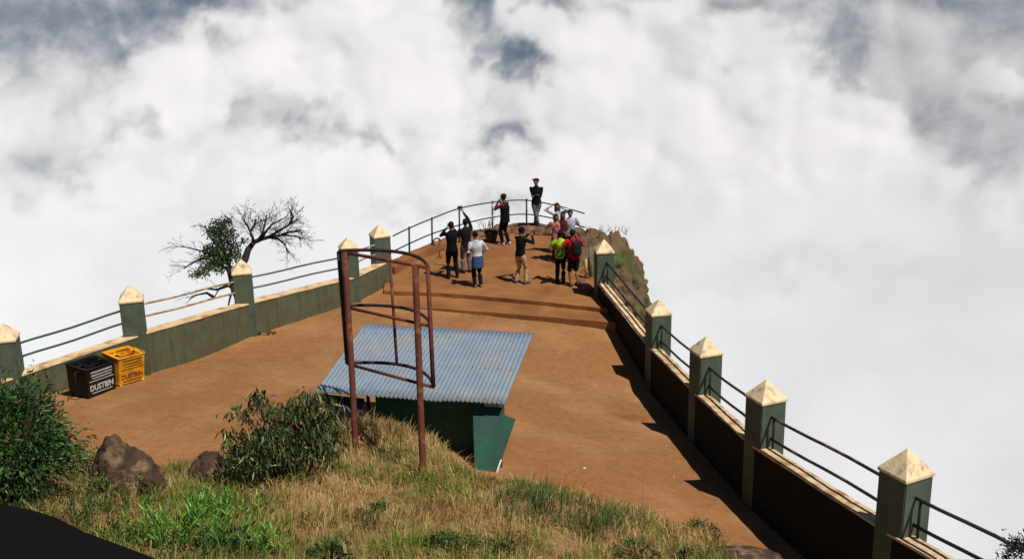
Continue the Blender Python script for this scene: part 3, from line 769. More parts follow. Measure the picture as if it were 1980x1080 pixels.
def stub(px, py, z, h, r, m_, name, label):
    p = atz(px, py, z); bm = bmesh.new(); tube(bm, [p - Vector((0, 0, .2)), p + Vector((0, 0, h))], [r, r * .9], 10)
    bmesh.ops.bevel(bm, geom=[e for e in bm.edges if len(e.link_faces) == 2 and e.calc_face_angle(0) > 1.2], offset=.01, segments=2, affect='EDGES')
    return tag(obj(name, bm, m_), label, 'post')
stub(1141, 522, .25, .72, .045, mat('grey_post', (.12, .13, .12), .8), 'post', 'short grey post between the red backpacker and the far right pillar')
stub(1133, 522, .25, .34, .045, mat('ochre_post', (.52, .30, .08), .8), 'post', 'stubby ochre post beside the far right pillar')

# ------------------------------------------------------------------ dark ledge at the near left corner
bm = bmesh.new()
pts = [at(-260, 905, 3.4), at(0, 973, 3.2), at(60, 985, 3.15), at(130, 1010, 3.1), at(215, 1046, 3.0), at(290, 1074, 2.95), at(400, 1125, 2.9), at(420, 1300, 2.7), at(-260, 1300, 2.7)]
zt = 8.55
pts = [(p.x, p.y) for p in (atz(x, y, zt) for x, y in ((-300, 890), (0, 972), (60, 984), (110, 1000), (160, 1026), (225, 1050), (300, 1078), (420, 1130), (520, 1500), (-500, 1500)))]
prism(bm, pts, zt - .14, zt)
bmesh.ops.bevel(bm, geom=[e for e in bm.edges], offset=.012, segments=2, affect='EDGES')
ld = empty('roof_edge', (pts[0][0], pts[0][1], mound(pts[0][0], pts[0][1])), 'dark edge of a roof in the near bottom-left corner', 'roof')
obj('slab', bm, M_black, ld)
bm = bmesh.new(); q = [(x * .9 - .15, y - .12) for x, y in pts]; prism(bm, q[1:7] + q[-2:], 2.0, zt - .143)
obj('supporting_wall', bm, M_black, ld)
# ------------------------------------------------------------------ vegetation
def blades(name, P, hgt, wid, dirs, lean, cols, material, parent=None):
    """P (n,3) roots; each blade is a bent strip of three triangles"""
    n = len(P); th = RNG.uniform(0, 2 * np.pi, n); s = np.stack([np.cos(th), np.sin(th), np.zeros(n)], 1) * wid[:, None] / 2
    up = np.array([0, 0, 1.]); L = dirs * lean[:, None]
    m_ = P + (up * .62 + L * .30) * hgt[:, None]; t = P + (up * (1 - .35 * lean[:, None]) + L * 1.0) * hgt[:, None]
    V = np.stack([P - s, P + s, m_ - s * .8, m_ + s * .8, t], 1).reshape(-1, 3)
    b = (np.arange(n) * 5)[:, None]
    F = np.concatenate([b + [0, 1, 3], b + [0, 3, 2], b + [2, 3, 4]], 1).reshape(-1)
    C = np.repeat(cols[:, None, :], 5, 1); C = C.copy(); C[:, :2] *= .88
    C = np.concatenate([C.reshape(-1, 3), np.ones((n * 5, 1))], 1)
    me = mesh_np(name, V, F, 3, C); return obj(name, me, material, parent)
def leaves(name, P, D, length, width, cols, material, parent, fold=.25):
    """P roots, D unit directions; rhombic leaves folded along the midrib"""
    n = len(P); r = RNG.normal(size=(n, 3)); s = np.cross(D, r); s /= np.linalg.norm(s, axis=1)[:, None] + 1e-9
    nr = np.cross(s, D); l = length[:, None]; w_ = width[:, None] / 2
    mid = P + D * l * .45; tip = P + D * l - nr * l * .12
    V = np.stack([P, mid + s * w_ + nr * w_ * fold, tip, mid - s * w_ + nr * w_ * fold], 1).reshape(-1, 3)
    b = (np.arange(n) * 4)[:, None]; F = np.concatenate([b + [0, 1, 2], b + [0, 2, 3]], 1).reshape(-1)
    C = np.concatenate([np.repeat(cols[:, None, :], 4, 1).reshape(-1, 3), np.ones((n * 4, 1))], 1)
    return obj(name, mesh_np(name, V, F, 3, C), material, parent)
def pick(pal, n, jit=.2, wts=None):
    pal = np.array(pal, float); c = pal[RNG.choice(len(pal), n, p=wts)]
    return np.clip(c * (1 + RNG.normal(0, jit, (n, 1))) * (1 + RNG.normal(0, .06, (n, 3))), .004, .9)

def build_grass():
    n0 = 175000
    x = RNG.uniform(-9.5, 4.8, n0); y = RNG.uniform(8.6, 20.8, n0)
    z = np.zeros(n0); keep = np.zeros(n0, bool); px = np.zeros(n0); py = np.zeros(n0)
    # terrain lookup on a grid
    gx = np.arange(-10, 5.3, .1); gy = np.arange(8.2, 21.3, .1)
    G = np.array([[ground_z(float(a), float(b)) for a in gx] for b in gy])
    fi = (x - gx[0]) / .1; fj = (y - gy[0]) / .1; i = fi.astype(int); j = fj.astype(int); u = fi - i; v = fj - j
    z = (G[j, i] * (1 - u) + G[j, i + 1] * u) * (1 - v) + (G[j + 1, i] * (1 - u) + G[j + 1, i + 1] * u) * v
    P = np.stack([x, y, z], 1); Q = P - np.array([0, 0, CAM_Z]); d = Q @ np.array(FWD)
    px = 990 + Q @ np.array(RIGHT) / d * FPX; py = 540 - Q @ np.array(UPV) / d * FPX
    FY = np.array([foot_y(float(a)) for a in gx]); T = FY[i] - y
    n1 = fbm(x * 1.3, y * 1.3, 201, 4); n2 = fbm(x * .55, y * .55, 221, 4); n3 = fbm(x * 3.5, y * 3.5, 241, 3)
    knoll = np.exp(-((x + 2.35) / 1.15) ** 2 - ((y - 18.6) / .95) ** 2)
    cover = (T + .35 * n1 > 0) | (knoll > .33)
    prob = np.clip(.72 + 1.9 * n1 + 1.1 * n3, .05, 1) * np.clip((T + .25) / .9, .08, 1)
    prob = np.maximum(prob, knoll * 1.0)
    keep = cover & (RNG.uniform(0, 1, n0) < prob) & (px > -60) & (px < 1720) & (py < 1150)
    x, y, z, px, py, T, n1, n2, n3, knoll = [a[keep] for a in (x, y, z, px, py, T, n1, n2, n3, knoll)]; n = len(x)
    straw = np.array([.60, .43, .19]); tan = np.array([.38, .25, .10]); olive = np.array([.25, .25, .06]); green = np.array([.13, .20, .035]); blu = np.array([.095, .14, .045]); bright = np.array([.17, .25, .035])
    C = straw + (tan - straw) * RNG.uniform(0, 1, (n, 1))
    def blob(cx, cy, rx, ry): return np.exp(-((px - cx) / rx) ** 2 - ((py - cy) / ry) ** 2)
    dkz = np.clip(.54 + 2.0 * n2 + 1.2 * n1 + .5 * n3, 0, 1) * .95
    g = np.clip(dkz - .8 * blob(620, 990, 150, 60) - .6 * blob(1000, 1010, 160, 50) - 1.0 * knoll - .5 * blob(1300, 1010, 120, 50), 0, 1)
    g = np.maximum(g, .9 * blob(800, 1060, 150, 34)); g = np.maximum(g, .7 * blob(450, 950, 110, 30)); g = np.maximum(g, .8 * blob(370, 1060, 170, 70)); g = np.maximum(g, .55 * blob(170, 950, 120, 50))
    isg = RNG.uniform(0, 1, n) < g
    mixc = np.where(RNG.uniform(0, 1, (n, 1)) < .5, olive, green)
    C = np.where(isg[:, None], mixc, C)
    br = RNG.uniform(0, 1, n) < np.maximum(.5 * blob(800, 1060, 150, 34), .6 * blob(360, 1040, 170, 60)); C = np.where(br[:, None], bright, C)
    bl = RNG.uniform(0, 1, n) < np.maximum(blob(1040, 985, 55, 26), blob(1150, 1015, 62, 22)) * 1.1; C = np.where(bl[:, None], blu * RNG.uniform(.6, 1.5, (n, 1)), C)
    C = C * (1 + RNG.normal(0, .18, (n, 1))); C = np.clip(C, .01, .8)
    h = RNG.gamma(5, .023, n) * (1 + 1.1 * np.clip(n1 + .1, 0, 1)) * np.clip(.55 + T, .5, 1.0) + .04; h = h * (1 + .1 * knoll) * (1 + .5 * bl)
    ang = fbm(x * .9, y * .9, 301, 3) * 9 + RNG.normal(0, .9, n); D = np.stack([np.cos(ang), np.sin(ang), np.zeros(n)], 1)
    lean = np.clip(RNG.normal(.45, .25, n) + .5 * n3, .05, 1.2)
    o = blades('grass', np.stack([x, y, z - .02], 1), h, RNG.uniform(.006, .015, n), D, lean, C, M_grassattr)
    tag(o, 'dry straw-coloured and green grass covering the hillside in front', 'grass', kind='stuff')
build_grass()

def crown(c, rad, n, clumps, hollow=.55):
    """points gathered in clumps over an uneven crown; returns points and outward directions"""
    cl = RNG.normal(size=(clumps, 3)); cl /= np.linalg.norm(cl, axis=1)[:, None]; cl[:, 2] = np.abs(cl[:, 2]) * 1.1 - .25
    rr = RNG.uniform(hollow, 1.0, clumps) ; cc = cl * rr[:, None]; k = RNG.integers(0, clumps, n)
    sz = RNG.uniform(.14, .30, clumps)[k]
    q = cc[k] + RNG.normal(size=(n, 3)) * sz[:, None] * .75
    P = np.array(c) + q * np.array(rad); D = q - cc[k] * .4; D /= np.linalg.norm(D, axis=1)[:, None] + 1e-6
    return P, D, k
def bush(name, c, base, rad, n, clumps, ll, lw, pal, droop, label, cat, group=None, nst=7, jit=.3, wts=None, up=0):
    r = empty(name, base, label, cat, group)
    P, D, k = crown(c, rad, n, clumps)
    d = D * (1 - abs(droop)) + RNG.normal(size=D.shape) * .35 + np.array([0, 0, -1.0]) * droop; d /= np.linalg.norm(d, axis=1)[:, None]
    g = np.array([court(float(base[0]), float(base[1])) if False else base[2]])
    ok = P[:, 2] > g - .12; P, d = P[ok], d[ok]; m_ = len(P)
    cl = pick(pal, m_, jit, wts) * (.75 + .5 * RNG.uniform(0, 1, clumps))[k[ok]][:, None]
    leaves('foliage', P, d, RNG.uniform(.65, 1.25, m_) * ll, RNG.uniform(.7, 1.2, m_) * lw, cl, M_leafattr, r)
    bm = bmesh.new()
    for i in range(nst):
        t = P[RNG.integers(0, m_)]; a = Vector(base) + Vector((RNG.normal(0, .07), RNG.normal(0, .07), -.1)); b = Vector(t); mid = a.lerp(b, .5) + Vector((0, 0, .12)) + Vector(RNG.normal(0, .05, 3))
        tube(bm, [a, mid, b], [.022, .014, .006], 5)
    obj('stem', bm, M_bark, r); return r
gm = lambda px, py: on(mound, px, py)
dark = [(.028, .075, .018), (.05, .12, .025), (.015, .04, .014), (.11, .20, .045)]
# big bush at the left edge
b = gm(30, 985); c = at(12, 868, (b - Vector((0, 0, CAM_Z))).dot(FWD) + .1)
bush('bush', c, b, (.78, .75, 1.02), 8000, 60, .105, .036, dark, .15, 'large dark glossy-leaved bush at the left edge of the picture', 'bush', nst=14, wts=[.35, .35, .2, .1])
b = gm(205, 965); bush('shrub', b + Vector((0, -.1, .1)), b, (.4, .3, .28), 900, 16, .06, .022, [(.07, .12, .02), (.14, .17, .03)], 0, 'green shrub in front of the large boulder, hiding its base', 'shrub')
b = gm(170, 925); c = b + Vector((0, 0, .22)); bush('shrub', c, b, (.5, .35, .42), 1400, 20, .06, .022, [(.15, .17, .03), (.20, .19, .04), (.07, .10, .02)], 0, 'yellowish green shrub between the big left bush and the boulder', 'shrub')
b = gm(330, 950); bush('shrub', b + Vector((-.5, -.1, .1)), b + Vector((-.5, -.1, 0)), (.34, .26, .24), 700, 14, .06, .02, [(.06, .10, .02), (.12, .14, .03)], 0, 'small olive shrub growing at the foot of the large boulder', 'shrub')
# drooping bush in the middle
b = gm(560, 925); dd = (b - Vector((0, 0, CAM_Z))).dot(FWD)
r = empty('bush', b, 'dark bush with long drooping leaves, left of the rusty frame', 'bush')
n = 2600;
cl = [(470, 795, 26, 14, .3), (500, 765, 14, 14, .25), (492, 760, 12, 10, .1), (600, 770, 26, 16, .5), (632, 790, 22, 26, .6), (560, 815, 40, 24, 1), (610, 830, 40, 30, 1.3), (520, 835, 40, 26, 1), (480, 860, 34, 26, .9), (560, 870, 46, 26, 1.2), (455, 885, 24, 20, .6), (625, 865, 26, 24, .6), (500, 895, 40, 18, .6), (530, 790, 20, 12, .3), (442, 838, 10, 8, .12), (580, 790, 26, 16, .5), (575, 900, 18, 14, .3)]
wt = np.array([q[4] for q in cl]); wt = wt / wt.sum(); k = RNG.choice(len(cl), n, p=wt); A = np.array([q[:4] for q in cl])[k]
qx = A[:, 0] + RNG.normal(0, .62, n) * A[:, 2]; qy = A[:, 1] + RNG.normal(0, .62, n) * A[:, 3]; dep = dd - .25 + RNG.normal(0, .28, n)
P = np.array([list(at(float(a), float(b_), float(c_))) for a, b_, c_ in zip(qx, qy, dep)])
D = RNG.normal(size=(n, 3)) * .42 + np.array([0, 0, -.9]); D /= np.linalg.norm(D, axis=1)[:, None]
C = pick([(.040, .075, .024), (.070, .12, .034), (.12, .14, .045), (.018, .028, .016), (.12, .055, .035), (.24, .28, .10)], n, .3, [.26, .25, .16, .17, .07, .09])
leaves('foliage', P, D, RNG.uniform(.10, .21, n), RNG.uniform(.025, .045, n), C, M_leafattr, r)
bm = bmesh.new()
for q in cl:
    t = at(q[0], q[1], dd - .2); a = b + Vector((random.uniform(-.25, .25), 0, -.1)); mid = a.lerp(t, .55) + Vector((0, 0, .15)); tube(bm, [a, mid, t], [.02, .013, .006], 5)
obj('stem', bm, M_bark, r)

def weeds(pxs, n_st, h, ll, lw, pal, label, name='leafy_weed', cat='plant', group=None, spread=.4, bend=.25):
    b = gm(*pxs); r = empty(name, b, label, cat, group); Ps, Ds, bm = [], [], bmesh.new()
    for i in range(n_st):
        x, y = b.x + RNG.normal(0, spread), b.y + RNG.normal(0, spread * .7); z = mound(x, y); hh = h * RNG.uniform(.6, 1.25)
        ln = Vector((RNG.normal(0, bend), RNG.normal(0, bend), 0)); a = Vector((x, y, z - .03)); pts = [a + ln * hh * t * t + Vector((0, 0, hh * t)) for t in (0, .35, .7, 1)]
        tube(bm, pts, [.008, .007, .005, .003], 4); m_ = int(hh / .026)
        for q in range(m_):
            t = (q + 2) / (m_ + 1); p = a + ln * hh * t * t + Vector((0, 0, hh * t)); an = q * 2.4 + RNG.normal(0, .3)
            Ps.append(p); Ds.append(Vector((math.cos(an), math.sin(an), .75 + .8 * t)).normalized())
    P = np.array([list(p) for p in Ps]); D = np.array([list(p) for p in Ds]); m_ = len(P)
    leaves('foliage', P, D, RNG.uniform(.7, 1.2, m_) * ll, RNG.uniform(.8, 1.2, m_) * lw, pick(pal, m_, .25), M_leafattr, r); obj('stem', bm, mat('weed_stem', (.10, .16, .03), .7), r); return r
brt = [(.14, .30, .04), (.20, .40, .06), (.09, .20, .03)]
G_ = 'bright green weeds in the foreground'
weeds((345, 1050), 46, .42, .13, .022, brt, 'clump of bright green upright weeds at the bottom, right beside the dark roof edge', group=G_, spread=.30)
weeds((430, 1005), 34, .38, .12, .022, brt, 'bright green upright weeds, upper clump below the boulders', group=G_, spread=.26)
weeds((500, 1065), 30, .34, .12, .022, brt, 'bright green upright weeds, rightmost clump at the bottom edge', group=G_, spread=.24)
dkp = [(.03, .075, .02), (.05, .11, .025), (.02, .05, .015)]
G_ = 'dark leafy weeds in the foreground'
weeds((400, 1075), 40, .26, .11, .03, dkp, 'dark leafy weeds among the bright green ones at the bottom edge', group=G_, spread=.30)
weeds((170, 1010), 34, .30, .10, .022, dkp, 'dark feathery weeds along the edge of the dark roof', group=G_, spread=.30)
weeds((240, 1050), 26, .26, .10, .022, dkp, 'dark weeds at the tip of the dark roof, nearest the bottom edge', group=G_, spread=.22)
sp = [(.045, .095, .02), (.09, .14, .03), (.025, .05, .015)]
G_ = 'low shrubs in the grass'
for q, rd, nn, lab in (((1352, 1040), (.34, .28, .20), 620, 'low dark green shrub at the right end of the grass, by the court'), ((720, 1000), (.30, .25, .16), 420, 'low green shrub in the dry grass below the left post of the rusty frame'),
                       ((860, 1065), (.42, .3, .16), 620, 'low green shrub at the bottom edge below the right post of the rusty frame'), ((1225, 1075), (.34, .26, .14), 420, 'low green shrub at the bottom edge below the green tussocks'),
                       ((640, 1085), (.34, .26, .18), 420, 'low green shrub at the bottom edge between the bright weeds and the middle'), ((965, 1075), (.28, .22, .14), 330, 'small green shrub at the bottom edge straight below the shed corner'),
                       ((1320, 1085), (.30, .22, .12), 300, 'small green shrub at the bottom edge beside the flat rock')):
    b = gm(*q); bush('shrub', b + Vector((0, 0, .05)), b, rd, nn, 12, .055, .024, sp, 0, lab, 'shrub', G_, nst=4)
b = on(court, 512, 646); bush('weed_tuft', b + Vector((0, 0, .02)), b, (.26, .10, .10), 200, 8, .05, .02, dkp, 0, 'tiny green weed tuft at the foot of the left wall', 'weed', nst=2)
# bush beyond the right wall at the corner of the frame
b = at(1965, 1110, 12.6); bush('bush', b + Vector((.1, 0, .1)), b + Vector((0, 0, -1.2)), (.30, .3, .42), 1500, 26, .05, .02, [(.02, .035, .015), (.035, .05, .02)], .1, 'dark bush beyond the railing in the bottom right corner', 'bush', nst=6)
# dry twigs at the rim left of the yellow-marked post
def twigs(bm, p, d, l, r, depth, grav=0, seg=3, spread=.55, kids=3):
    pts = [p]; rs = [r]
    for i in range(seg):
        d = (d + Vector(RNG.normal(0, .16, 3)) + Vector((0, 0, grav))).normalized(); p = p + d * l / seg; pts.append(p); rs.append(r * (1 - .45 * (i + 1) / seg))
        if depth > 0:
            for k in range(kids if i == seg - 1 else max(1, kids - 2)):
                q = (d + Vector(RNG.normal(0, spread, 3))).normalized(); twigs(bm, p, q, l * RNG.uniform(.5, .8), max(rs[-1] * .7, .0045), depth - 1, grav, seg, spread, kids)
    tube(bm, pts, rs, 3 if r < .02 else 6, cap=False)
bm = bmesh.new()
for i in range(9):
    p = atz(936 + RNG.uniform(-6, 12), 448, .05); twigs(bm, p, Vector((RNG.normal(0, .3), 0, 1)), .34, .012, 1, kids=2)
tag(obj('dry_plant', bm, M_rock), 'dry twiggy plant at the rim beside the basket', 'plant')
bm = bmesh.new()
for i in range(26):
    p = at(1120 + RNG.uniform(0, 95), 447 + RNG.uniform(0, 12), 36.5); twigs(bm, p, Vector((RNG.normal(0, .4), 0, 1)), .16, .010, 1, kids=2)
tag(obj('dry_tufts', bm, M_rock), 'dry grass tufts along the top of the rock outcrop', 'grass', kind='stuff')

# ------------------------------------------------------------------ the wind-bent tree beyond the left wall
def tree():
    d0 = 30.6; base = at(468, 640, d0)
    base.z -= 1.0
    t = empty('tree', base, 'wind-bent tree behind the left wall, leafy on one side and bare on the other', 'tree')
    bm = bmesh.new()
    def limb(q, rs, dd=0, n=8):
        pts = [at(x, y, d0 + dd * i / max(len(q) - 1, 1)) for i, (x, y) in enumerate(q)]; tube(bm, pts, rs, n); return pts
    tube(bm, [base, at(464, 600, d0), at(456, 562, d0), at(449, 532, d0), at(443, 516, d0)], [.20, .15, .13, .12, .09], 9)
    M = {}
    M['r'] = limb([(449, 532), (464, 518), (474, 500), (480, 482), (491, 468), (505, 462), (520, 458)], [.10, .11, .10, .085, .07, .06, .05], .3)
    fans = [[(491, 468), (484, 448), (476, 432), (468, 420)], [(505, 462), (516, 445), (528, 432), (545, 424)], [(520, 458), (540, 446), (560, 434), (574, 424)],
            [(520, 458), (545, 454), (568, 456), (590, 462)], [(520, 458), (538, 462), (550, 472), (558, 490)], [(500, 464), (508, 450), (513, 430), (516, 415)], [(560, 434), (566, 418), (560, 404)], [(545, 454), (560, 448), (582, 446)], [(484, 448), (492, 436), (494, 424)]]
    for f in fans:
        pts = limb(f, [.045, .032, .022, .014][:len(f)], RNG.uniform(-.6, .6), 5)
        for i in range(1, len(pts)):
            for k in range(5):
                p = pts[i - 1].lerp(pts[i], RNG.uniform(0, 1)); d = (pts[i] - pts[i - 1]).normalized()
                q = (d + Vector((RNG.normal(.2, .5), RNG.normal(0, .5), RNG.normal(.05, .5)))).normalized(); twigs(bm, p, q, RNG.uniform(.18, .34), .0085, 2, RNG.uniform(-.05, .03), 2, .5, 2)
    lf = [[(443, 516), (436, 490), (428, 462), (430, 436)], [(443, 516), (446, 490), (452, 468), (448, 450)], [(440, 505), (415, 492), (385, 484), (352, 476)], [(446, 525), (425, 510), (400, 515), (385, 530)], [(436, 490), (414, 468), (402, 450), (396, 436)], [(415, 492), (390, 500), (368, 510), (355, 520)],
          [(455, 560), (440, 552), (425, 556), (414, 575)], [(440, 552), (420, 560), (398, 558), (370, 566)], [(414, 575), (400, 566), (380, 570), (366, 578)], [(455, 560), (446, 570), (442, 588), (441, 600)]]
    for fi, f in enumerate(lf):
        pts = limb(f, [.05, .034, .022, .014], RNG.uniform(-.5, .5), 5)
        for i in range(2 if fi >= 6 else 1, len(pts)):
            for k in range(3 if fi < 6 else (2 if fi in (7, 8) else 0)):
                p = pts[i - 1].lerp(pts[i], RNG.uniform(0, 1)); d = (pts[i] - pts[i - 1]).normalized()
                q = (d + Vector((RNG.normal(-.2, .4), RNG.normal(0, .5), RNG.normal(.1, .4)))).normalized(); twigs(bm, p, q, RNG.uniform(.18, .34), .009, 2 if fi < 6 else 1, 0, 2, .5, 2)
    obj('trunk', bm, M_bark, t)
    cl = [(430, 436, 16, 12, .9), (420, 452, 14, 12, 1), (440, 455, 14, 12, .8), (412, 446, 8, 10, .4), (425, 475, 16, 14, 1.2), (450, 478, 14, 14, .8), (405, 485, 14, 10, .7), (420, 500, 16, 12, 1), (440, 495, 14, 12, 1), (404, 515, 14, 9, .8), (385, 528, 14, 6, .5), (425, 515, 16, 10, .9), (470, 465, 8, 6, .25), (395, 500, 10, 8, .3), (460, 495, 8, 10, .4), (415, 430, 6, 5, .12), (440, 425, 8, 6, .2), (372, 530, 4, 4, .06)]
    n = 3000; wt = np.array([q[4] for q in cl]); wt /= wt.sum(); k = RNG.choice(len(cl), n, p=wt); A = np.array([q[:4] for q in cl])[k]
    P = np.array([list(at(float(a[0] + RNG.normal(0, .6) * a[2]), float(a[1] + RNG.normal(0, .6) * a[3]), d0 + RNG.normal(0, .4))) for a in A])
    D = RNG.normal(size=(n, 3)); D /= np.linalg.norm(D, axis=1)[:, None]
    bright = (A[:, 1] > 490)[:, None]
    C = np.where(bright & (RNG.uniform(0, 1, (n, 1)) < .6), pick([(.10, .17, .03), (.06, .11, .02)], n), pick([(.035, .06, .022), (.05, .08, .025), (.02, .035, .018)], n))
    leaves('crown', P, D, RNG.uniform(.07, .13, n), RNG.uniform(.03, .05, n), C, M_leafattr, t)
tree()
# pebbles and litter on the court
for i, (px, py, s, lab) in enumerate(((1130, 905, .022, 'small pale stone on the bare court right of the shed'),)):
    p = on(court, px, py); bm = bmesh.new(); ball(bm, p + Vector((0, 0, s * .4)), (s * 1.4, s, s * .6), sub=2); roughen(bm, .01, 20); tag(obj('pebble', bm, M_white), lab, 'pebble')
# ------------------------------------------------------------------ people
def loft(bm, rings, n=14):
    """rings: (centre, rx, ry, yaw) horizontal ellipses or (centre, rx, ry, (a, b)) with explicit axes"""
    rs = []
    for c, rx, ry, ax in rings:
        a, b = ax if isinstance(ax, tuple) else (Vector((math.cos(ax), math.sin(ax), 0)), Vector((-math.sin(ax), math.cos(ax), 0)))
        rs.append([bm.verts.new(Vector(c) + a * rx * math.cos(2 * math.pi * k / n) + b * ry * math.sin(2 * math.pi * k / n)) for k in range(n)])
    for q, s in zip(rs, rs[1:]):
        for k in range(n): bm.faces.new((q[k], q[(k + 1) % n], s[(k + 1) % n], s[k]))
    bm.faces.new(rs[0][::-1]); bm.faces.new(rs[-1])
def limb(bm, pts, rad):
    """tapered limb with rounded joints"""
    P, Rr = [], []
    for (a, ra), (b, rb) in zip(zip(pts, rad), list(zip(pts, rad))[1:]):
        for t in (0, .3, .65): P.append(Vector(a).lerp(Vector(b), t)); Rr.append(ra + (rb - ra) * t + (.12 * ra if t == .3 else 0))
    P.append(Vector(pts[-1])); Rr.append(rad[-1])
    tube(bm, P, Rr, 12)
    for p, r in zip(pts, rad): ball(bm, p, (r, r, r))
def remesh(bm, name, vox=.017, smooth=3):
    me = bpy.data.meshes.new(name); bmesh.ops.recalc_face_normals(bm, faces=bm.faces); bm.to_mesh(me); bm.free()
    o = bpy.data.objects.new(name, me); COL.objects.link(o)
    md = o.modifiers.new('r', 'REMESH'); md.mode = 'VOXEL'; md.voxel_size = vox
    ms = o.modifiers.new('s', 'SMOOTH'); ms.factor = .5; ms.iterations = smooth
    dg = bpy.context.evaluated_depsgraph_get(); out = bpy.data.meshes.new_from_object(o.evaluated_get(dg)); bpy.data.objects.remove(o); return out
def ik(s, t, l1, l2, pole):
    s, t, pole = Vector(s), Vector(t), Vector(pole); d = t - s; L = d.length; mx = (l1 + l2) * .985
    if L > mx: t = s + d * (mx / L); d = t - s; L = mx
    a = (l1 * l1 - l2 * l2 + L * L) / (2 * L); h = math.sqrt(max(l1 * l1 - a * a, 0)); u = d.normalized(); p = (pole - u * pole.dot(u)).normalized()
    return s + u * a + p * h, t
_m = {}
def cm(name, col, rough=.85, col2=None, cs=8):
    k = (name, col)
    if k not in _m: _m[k] = mat(name, col, rough, .22, 9, .10, .004, 30, color2=col2, cscale=cs)
    return _m[k]
SK = (.20, .10, .058); HAIR = (.010, .008, .007)
def hand(bm, w_, d, side, curl=.5):
    """palm, four bent fingers and a thumb leaving its side; d = direction from wrist"""
    d = Vector(d).normalized(); a, b = frame(d, Vector((0, 0, 1)) if abs(d.z) < .8 else Vector((0, 1, 0)))
    pts = [w_, w_ + d * .04, w_ + d * .085]
    tube(bm, pts, [(.024, .017), (.036, .016), (.038, .013)], 10)
    for i, (o, l) in enumerate(((-.028, .062), (-.010, .072), (.010, .068), (.028, .052))):
        p0 = w_ + d * .08 + a * o; p1 = p0 + (d + b * -curl * .4).normalized() * l * .45; p2 = p1 + (d - b * curl * 1.1).normalized() * l * .32; p3 = p2 + (d * .7 - b * curl * 1.6).normalized() * l * .27
        tube(bm, [p0, p1, p2, p3], [.0095, .009, .008, .0065], 6)
    p0 = w_ + d * .03 + a * side * .026; tube(bm, [p0, p0 + (d + a * side * .9).normalized() * .035, p0 + (d * 1.2 + a * side * .5 - b * curl * .5).normalized() * .065], [.012, .010, .008], 6)
